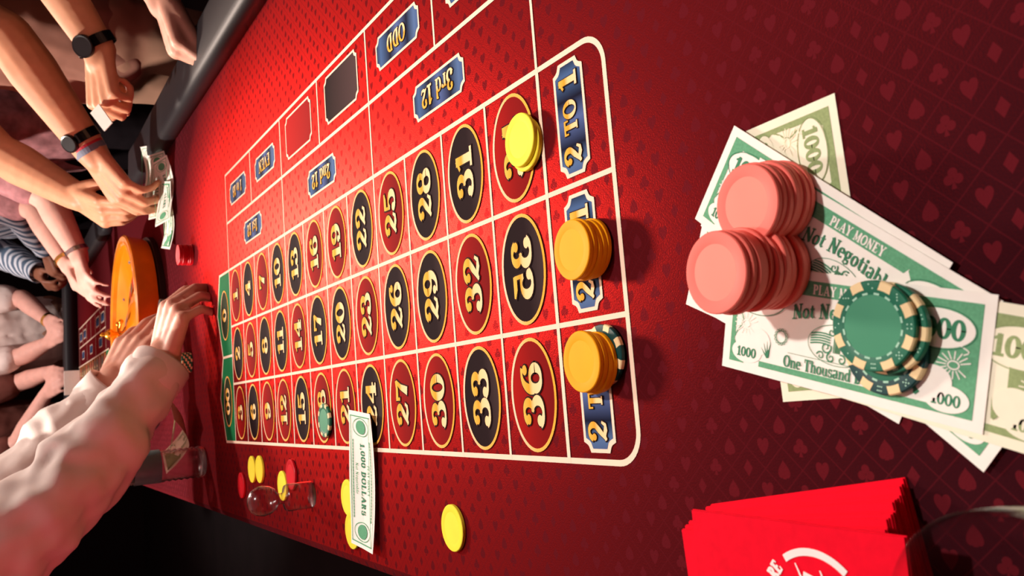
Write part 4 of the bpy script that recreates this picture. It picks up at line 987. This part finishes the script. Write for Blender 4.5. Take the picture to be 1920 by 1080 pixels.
def person(label, pel, chest, neck, head, arms, skin, shirt, trousers, face, sleeve='long', hair='hair_dark', voxel=0.006, group=None, legs=True, wrinkle=0.012, belly=0.125):
    """arms: list of dicts with sh, el, wr and the keyword arguments of hand()"""
    pel, chest, neck, head = vec(pel), vec(chest), vec(neck), vec(head)
    face = Vector((face[0], face[1], face[2] if len(face) > 2 else 0)).normalized(); lat = Vector((face.y, -face.x, 0)).normalized()   # person's right
    root = empty('person', (pel.x, pel.y, 0.0)); tag(root, label, 'person', group)
    R0 = Vector((pel.x, pel.y, 0.0))
    def rel(mb): return mb.map(lambda v: v - R0)
    body = MB()
    chain(body, [pel, chest, neck, head - Vector((0, 0, 0.02))], [0.08, 0.075, 0.055, 0.055])
    # head: skull, jaw, brow, nose, ears
    up = (head - neck).normalized() * 0.4 + Vector((0, 0, 0.6)); up.normalize()
    body.capsule(head + up * 0.045 - face * 0.018, 0.083, head + up * 0.040 + face * 0.016, 0.080)
    body.capsule(head + up * 0.01 + face * 0.025, 0.066, head - up * 0.062 + face * 0.052, 0.036)
    body.capsule(head + up * 0.018 + face * 0.094, 0.009, head - up * 0.018 + face * 0.112, 0.013)
    for s in (-1, 1): body.capsule(head + lat * s * 0.082 + up * 0.02, 0.012, head + lat * s * 0.080 - up * 0.022, 0.009)
    cloth = MB()
    for s in (-1, 1):
        chain(cloth, [pel + lat * s * 0.065, (pel + chest) / 2 + lat * s * 0.065, chest + lat * s * 0.075, neck * 0.75 + chest * 0.25 + lat * s * 0.05], [belly, belly * 0.96, 0.118, 0.07])
    for a in arms:
        sh, el, wr = vec(a['sh']), vec(a['el']), vec(a['wr'])
        s = a.get('sc', 1.0)
        mid = el + (wr - el) * 0.3
        chain(body, [chest * 0.4 + sh * 0.6, sh, el, mid, wr], [0.06, 0.052, 0.041 * s, 0.043 * s, 0.029 * s])
        hd = Vector(a['d']).normalized()
        body.capsule(wr, 0.028 * s, wr + hd * 0.02, 0.026 * s)
        hand(body, wr, a['d'], a['n'], a['side'], sc=s, **{k: v for k, v in a.items() if k in ('curl', 'spread', 'thumb', 'tcurl', 'curls')})
        chain(cloth, [neck * 0.5 + chest * 0.5, sh], [0.085, 0.078])
        if a.get('sleeve', sleeve) == 'long':
            cr = a.get('cuff', 0.045); fat = a.get('fat', 1.0); d = (wr - el).normalized(); e = wr - d * 0.012
            chain(cloth, [sh, (sh + el) / 2, el, el + (e - el) * 0.5, e - d * 0.02], [0.078 * fat, 0.072 * fat, 0.066 * fat, 0.058 * fat, cr])
        else:
            k = sh + (el - sh) * a.get('cut', 0.55)
            chain(cloth, [sh, k], [0.076, 0.064])
    skinned(rel(body), 'body', skin, root, voxel)
    skinned(rel(cloth), 'shirt', shirt, root, max(voxel, 0.007), 3, wrinkle)
    for a in arms:
        wr, el = vec(a['wr']) - R0, vec(a['el']) - R0; d = (wr - el).normalized()
        if a.get('sleeve', sleeve) == 'long':
            cr = a.get('cuff', 0.045)
            g = MB().lathe([(cr * 0.93, -0.020), (cr * 1.02, -0.018), (cr * 1.02, 0.026), (cr * 0.97, 0.030), (cr * 0.92, 0.028), (cr * 0.90, 0.0)], 36, cap=False)
            q = d.to_track_quat('Z', 'Y').to_matrix(); c = wr - d * 0.022
            g.map(lambda v: q @ v + c).build('cuff', shirt, root, smooth=True)
    if legs:
        tr = MB(); tr.capsule(pel + lat * 0.07 - R0, belly * 0.98, pel - lat * 0.07 - R0, belly * 0.98)
        for s in (-1, 1):
            hip = pel + lat * s * 0.085 - R0; foot = Vector((lat.x * s * 0.11 - face.x * 0.02, lat.y * s * 0.11 - face.y * 0.02, 0.09))
            knee = (hip + foot) / 2 + face * 0.03
            chain(tr, [hip, knee, foot], [0.098, 0.072, 0.058])
        skinned(tr, 'trousers', trousers, root, 0.009, 3, 0.008)
        for s in (-1, 1):
            f0 = Vector((lat.x * s * 0.11, lat.y * s * 0.11, 0.0))
            g = MB(); g.capsule(f0 - face * 0.06 + Vector((0, 0, 0.046)), 0.044, f0 + face * 0.13 + Vector((0, 0, 0.040)), 0.038)
            g.capsule(f0 - face * 0.03 + Vector((0, 0, 0.05)), 0.042, f0 - face * 0.03 + Vector((0, 0, 0.10)), 0.044)
            g.map(lambda v: Vector((v.x, v.y, max(v.z, 0.002))))
            g.build('shoe', 'shoe_black', root, smooth=True)
    hg = MB(); hg.capsule(head + up * 0.062 - face * 0.034 - R0, 0.085, head + up * 0.075 + face * 0.012 - R0, 0.076)
    hg.capsule(head - face * 0.055 - R0, 0.060, head + up * 0.05 - face * 0.045 - R0, 0.078)
    skinned(hg, 'hair', hair, root, 0.008, 3, 0.008, 0.02)
    for s in (-1, 1): sphere('eye', 0.011, 'eye_white', head + up * 0.012 + face * 0.082 + lat * s * 0.031 - R0, root, 14)
    MB().capsule(head - up * 0.042 + face * 0.083 - lat * 0.02 - R0, 0.006, head - up * 0.042 + face * 0.083 + lat * 0.02 - R0, 0.006, n=10).build('mouth', 'lips', root, smooth=True)
    return root, R0

# croupier in the white shirt leaning over from the left side
dealer, RD = person('person in a white long-sleeved shirt leaning over the table with both hands by the wheel',
    (-0.45, 0.30, 0.06), (-0.27, 0.29, 0.40), (-0.19, 0.29, 0.55), (-0.11, 0.29, 0.66),
    [dict(sh=(-0.215, 0.11, 0.43), el=(-0.040, 0.135, 0.215), wr=(0.138, 0.176, 0.080), d=(0.92, -0.20, -0.22), n=(0.22, -0.34, 0.92), side=1, sc=1.12,
          spread=2, curls=[(40, 35, 20), (44, 36, 20), (48, 38, 20), (54, 40, 20)], thumb=(0.75, 0.45, -0.5), tcurl=0.35, cuff=0.050, fat=1.08),
     dict(sh=(-0.205, 0.46, 0.46), el=(-0.035, 0.435, 0.270), wr=(0.112, 0.378, 0.142), d=(0.84, 0.02, -0.48), n=(0.25, -0.62, 0.75), side=-1,
          curls=[(8, 14, 10), (12, 20, 12), (16, 25, 15), (22, 30, 20)], thumb=(0.8, 0.4, -0.35), tcurl=0.3, cuff=0.046, fat=1.0, sc=1.1)],
    'skin_fair', 'shirt_white', 'trousers_dark', (1, 0), voxel=0.0036, wrinkle=0.040)
# player with clasped hands
p2, R2 = person('person in beige with bare forearms leaning on the table, hands clasped beside the wheel',
    (0.98, 0.84, 0.08), (0.985, 0.78, 0.42), (0.93, 0.76, 0.60), (0.88, 0.74, 0.73),
    [dict(sh=(0.985, 0.585, 0.52), el=(0.826, 0.470, 0.300), wr=(0.606, 0.490, 0.152), d=(-0.80, -0.05, -0.52), n=(-0.35, -0.30, 0.88), side=-1,
          curls=[(30, 40, 25), (32, 42, 25), (34, 44, 25), (36, 44, 25)], spread=-1, thumb=(0.85, 0.35, -0.3), tcurl=0.3, sc=1.15),
     dict(sh=(0.975, 0.955, 0.53), el=(0.705, 0.900, 0.312), wr=(0.560, 0.700, 0.166), d=(-0.50, -0.70, -0.48), n=(-0.45, 0.05, 0.88), side=1,
          curls=[(30, 40, 25), (32, 42, 25), (34, 44, 25), (36, 44, 25)], spread=-1, thumb=(0.8, 0.4, -0.4), tcurl=0.3, sc=1.15)],
    'skin_tan', 'shirt_beige', 'trousers_tan', (-1, -0.1), sleeve='short', voxel=0.004, hair='hair_brown')
wd = Vector((0.606, 0.490, 0.152)) - Vector((0.826, 0.470, 0.300))
c_ = vec((0.606, 0.490, 0.152)) - R2 - wd.normalized() * 0.030
wristwatch(c_, wd, 0.036, p2, (-0.6, -0.5, 0.6), 0.9)
band('wristband', c_ + wd.normalized() * 0.028, wd, 0.0345, 0.012, 0.0018, 'band_grey', p2, 0.9)
band('wristband', c_ + wd.normalized() * 0.019, wd, 0.0345, 0.005, 0.0020, 'band_red', p2, 0.9)
# player with the black watch holding a folded note
p3, R3 = person('person in black with a black watch, fist raised over the rail holding folded paper',
    (1.14, 0.26, 0.10), (1.16, 0.26, 0.45), (1.14, 0.26, 0.64), (1.11, 0.26, 0.78),
    [dict(sh=(1.13, 0.10, 0.56), el=(0.965, 0.235, 0.300), wr=(0.735, 0.260, 0.158), d=(-0.98, 0.12, -0.08), n=(-0.10, -0.45, 0.88), side=-1,
          spread=0, curls=[(62, 85, 60), (70, 90, 60), (74, 92, 60), (78, 92, 60)], thumb=(0.8, 0.3, -0.6), tcurl=0.4, sc=1.06, cut=0.9),
     dict(sh=(1.14, 0.43, 0.56), el=(1.24, 0.46, 0.28), wr=(1.18, 0.42, 0.06), d=(-0.3, -0.1, -0.95), n=(-0.2, 0.9, 0.0), side=1, cut=0.9)],
    'skin_tan', 'shirt_black', 'trousers_dark', (-1, 0), sleeve='short', voxel=0.004)
wd = Vector((0.735, 0.260, 0.158)) - Vector((0.965, 0.235, 0.300))
wristwatch(vec((0.735, 0.260, 0.158)) - R3 - wd.normalized() * 0.012, wd, 0.035, p3, (-0.45, -0.62, 0.60), 0.92, 0.021)
fp_ = MB(); 
for k in range(3): fp_.add([(-0.022, -0.012, k * 0.0008 + 0.004 * 0), (0.022, -0.013, k * 0.0008), (0.022, 0.013, k * 0.0008 + 0.002), (-0.022, 0.012, k * 0.0008 + 0.002)], [(0, 1, 2, 3)])
fpo = fp_.build('folded_note', 'paper', None, T(0.605, 0.260, 0.155), 0.3); fpo.rotation_euler = (0.5, -0.5, 0.3)
sm = fpo.modifiers.new('thickness', 'SOLIDIFY'); sm.thickness = 0.0006
tag(fpo, 'small folded white paper held in the fist above the rail', 'paper')
# hand resting on the near part of the rail
p4, R4 = person('person whose hand rests on the black rail at the top of the picture',
    (1.20, -0.26, 0.10), (1.18, -0.26, 0.45), (1.15, -0.26, 0.64), (1.11, -0.26, 0.78),
    [dict(sh=(1.14, -0.09, 0.55), el=(1.02, 0.030, 0.230), wr=(0.775, 0.070, 0.078), d=(-0.95, -0.02, -0.22), n=(-0.22, 0.10, 0.95), side=1,
          spread=0, curls=[(40, 50, 30), (48, 60, 35), (55, 70, 40), (60, 70, 40)], thumb=(0.92, 0.25, -0.25), tcurl=0.2, cut=0.8, sc=1.12),
     dict(sh=(1.16, -0.43, 0.55), el=(1.24, -0.48, 0.28), wr=(1.16, -0.46, 0.06), d=(-0.3, 0.1, -0.95), n=(-0.2, -0.9, 0.0), side=-1, cut=0.8)],
    'skin_fair', 'shirt_black', 'trousers_dark', (-1, 0), sleeve='short', voxel=0.004)
# players round the far half of the table
p5, R5 = person('person in mauve patterned top leaning with both ringed hands over the far felt',
    (1.04, 1.74, 0.08), (0.98, 1.70, 0.38), (0.92, 1.68, 0.54), (0.86, 1.66, 0.66),
    [dict(sh=(0.94, 1.52, 0.46), el=(0.715, 1.400, 0.180), wr=(0.545, 1.375, 0.105), d=(-0.95, -0.30, -0.15), n=(-0.1, -0.2, 0.95), side=-1, curls=[(15, 25, 15), (20, 30, 15), (24, 30, 15), (28, 30, 15)], cut=0.8),
     dict(sh=(0.90, 1.86, 0.46), el=(0.735, 1.640, 0.200), wr=(0.548, 1.545, 0.122), d=(-0.85, -0.50, -0.20), n=(-0.1, 0.1, 0.95), side=1, curls=[(15, 25, 15), (20, 30, 15), (24, 30, 15), (28, 30, 15)], cut=0.8)],
    'skin_pink', 'shirt_mauve', 'trousers_dark', (-1, -0.1), sleeve='short', voxel=0.006, hair='hair_brown')
for a, b, m_ in (((0.545, 1.375, 0.105), (0.715, 1.400, 0.180), 'silver'), ((0.548, 1.545, 0.122), (0.735, 1.640, 0.200), 'gold')):
    d_ = Vector(a) - Vector(b); band('bracelet', vec(a) - R5 - d_.normalized() * 0.01, d_, 0.032, 0.012, 0.003, m_, p5, 0.95)
p6, R6 = person('person in a blue and white striped shirt standing at the far right side',
    (0.98, 2.55, 0.10), (0.92, 2.52, 0.42), (0.88, 2.50, 0.60), (0.84, 2.48, 0.72),
    [dict(sh=(0.88, 2.34, 0.50), el=(0.86, 2.22, 0.24), wr=(0.735, 2.345, 0.135), d=(-0.85, 0.30, -0.25), n=(-0.3, -0.3, 0.9), side=-1, curl=(45, 55, 30), sc=1.1),
     dict(sh=(0.86, 2.70, 0.50), el=(0.78, 2.78, 0.26), wr=(0.68, 2.60, 0.150), d=(-0.7, -0.6, -0.3), n=(-0.3, 0.3, 0.9), side=1, curl=(40, 50, 30))],
    'skin_brown', 'shirt_striped', 'trousers_dark', (-1, -0.1), voxel=0.007)
p7, R7 = person('person in white top standing behind the far black rail',
    (0.47, 3.22, 0.08), (0.46, 3.16, 0.40), (0.45, 3.12, 0.58), (0.45, 3.08, 0.70),
    [dict(sh=(0.63, 3.13, 0.50), el=(0.62, 2.98, 0.20), wr=(0.505, 2.84, 0.105), d=(-0.35, -0.9, -0.2), n=(0.2, -0.3, 0.9), side=-1, curl=(25, 35, 20), cut=0.8),
     dict(sh=(0.31, 3.13, 0.50), el=(0.36, 2.98, 0.20), wr=(0.405, 2.85, 0.105), d=(0.2, -0.95, -0.2), n=(-0.2, -0.3, 0.9), side=1, curl=(25, 35, 20), cut=0.8)],
    'skin_pink', 'shirt_white', 'trousers_tan', (0, -1), sleeve='short', voxel=0.007)
band('bracelet', vec((0.505, 2.84, 0.105)) - R7, (-0.1, -0.14, -0.1), 0.030, 0.014, 0.003, 'gold', p7, 0.95)
p8, R8 = person('person in brown top standing behind the far end beside the person in white',
    (-0.02, 3.24, 0.08), (0.0, 3.17, 0.40), (0.01, 3.13, 0.58), (0.01, 3.09, 0.70),
    [dict(sh=(0.165, 3.14, 0.50), el=(0.250, 3.04, 0.20), wr=(0.275, 2.85, 0.110), d=(-0.15, -0.95, -0.2), n=(0.2, -0.3, 0.9), side=-1, curl=(25, 35, 20), cut=0.8),
     dict(sh=(-0.17, 3.14, 0.50), el=(-0.02, 2.99, 0.22), wr=(0.185, 2.84, 0.115), d=(0.25, -0.9, -0.25), n=(-0.2, -0.3, 0.9), side=1, curl=(25, 35, 20), cut=0.8)],
    'skin_pink', 'shirt_brown', 'trousers_dark', (0, -1), sleeve='short', voxel=0.007, hair='hair_brown')
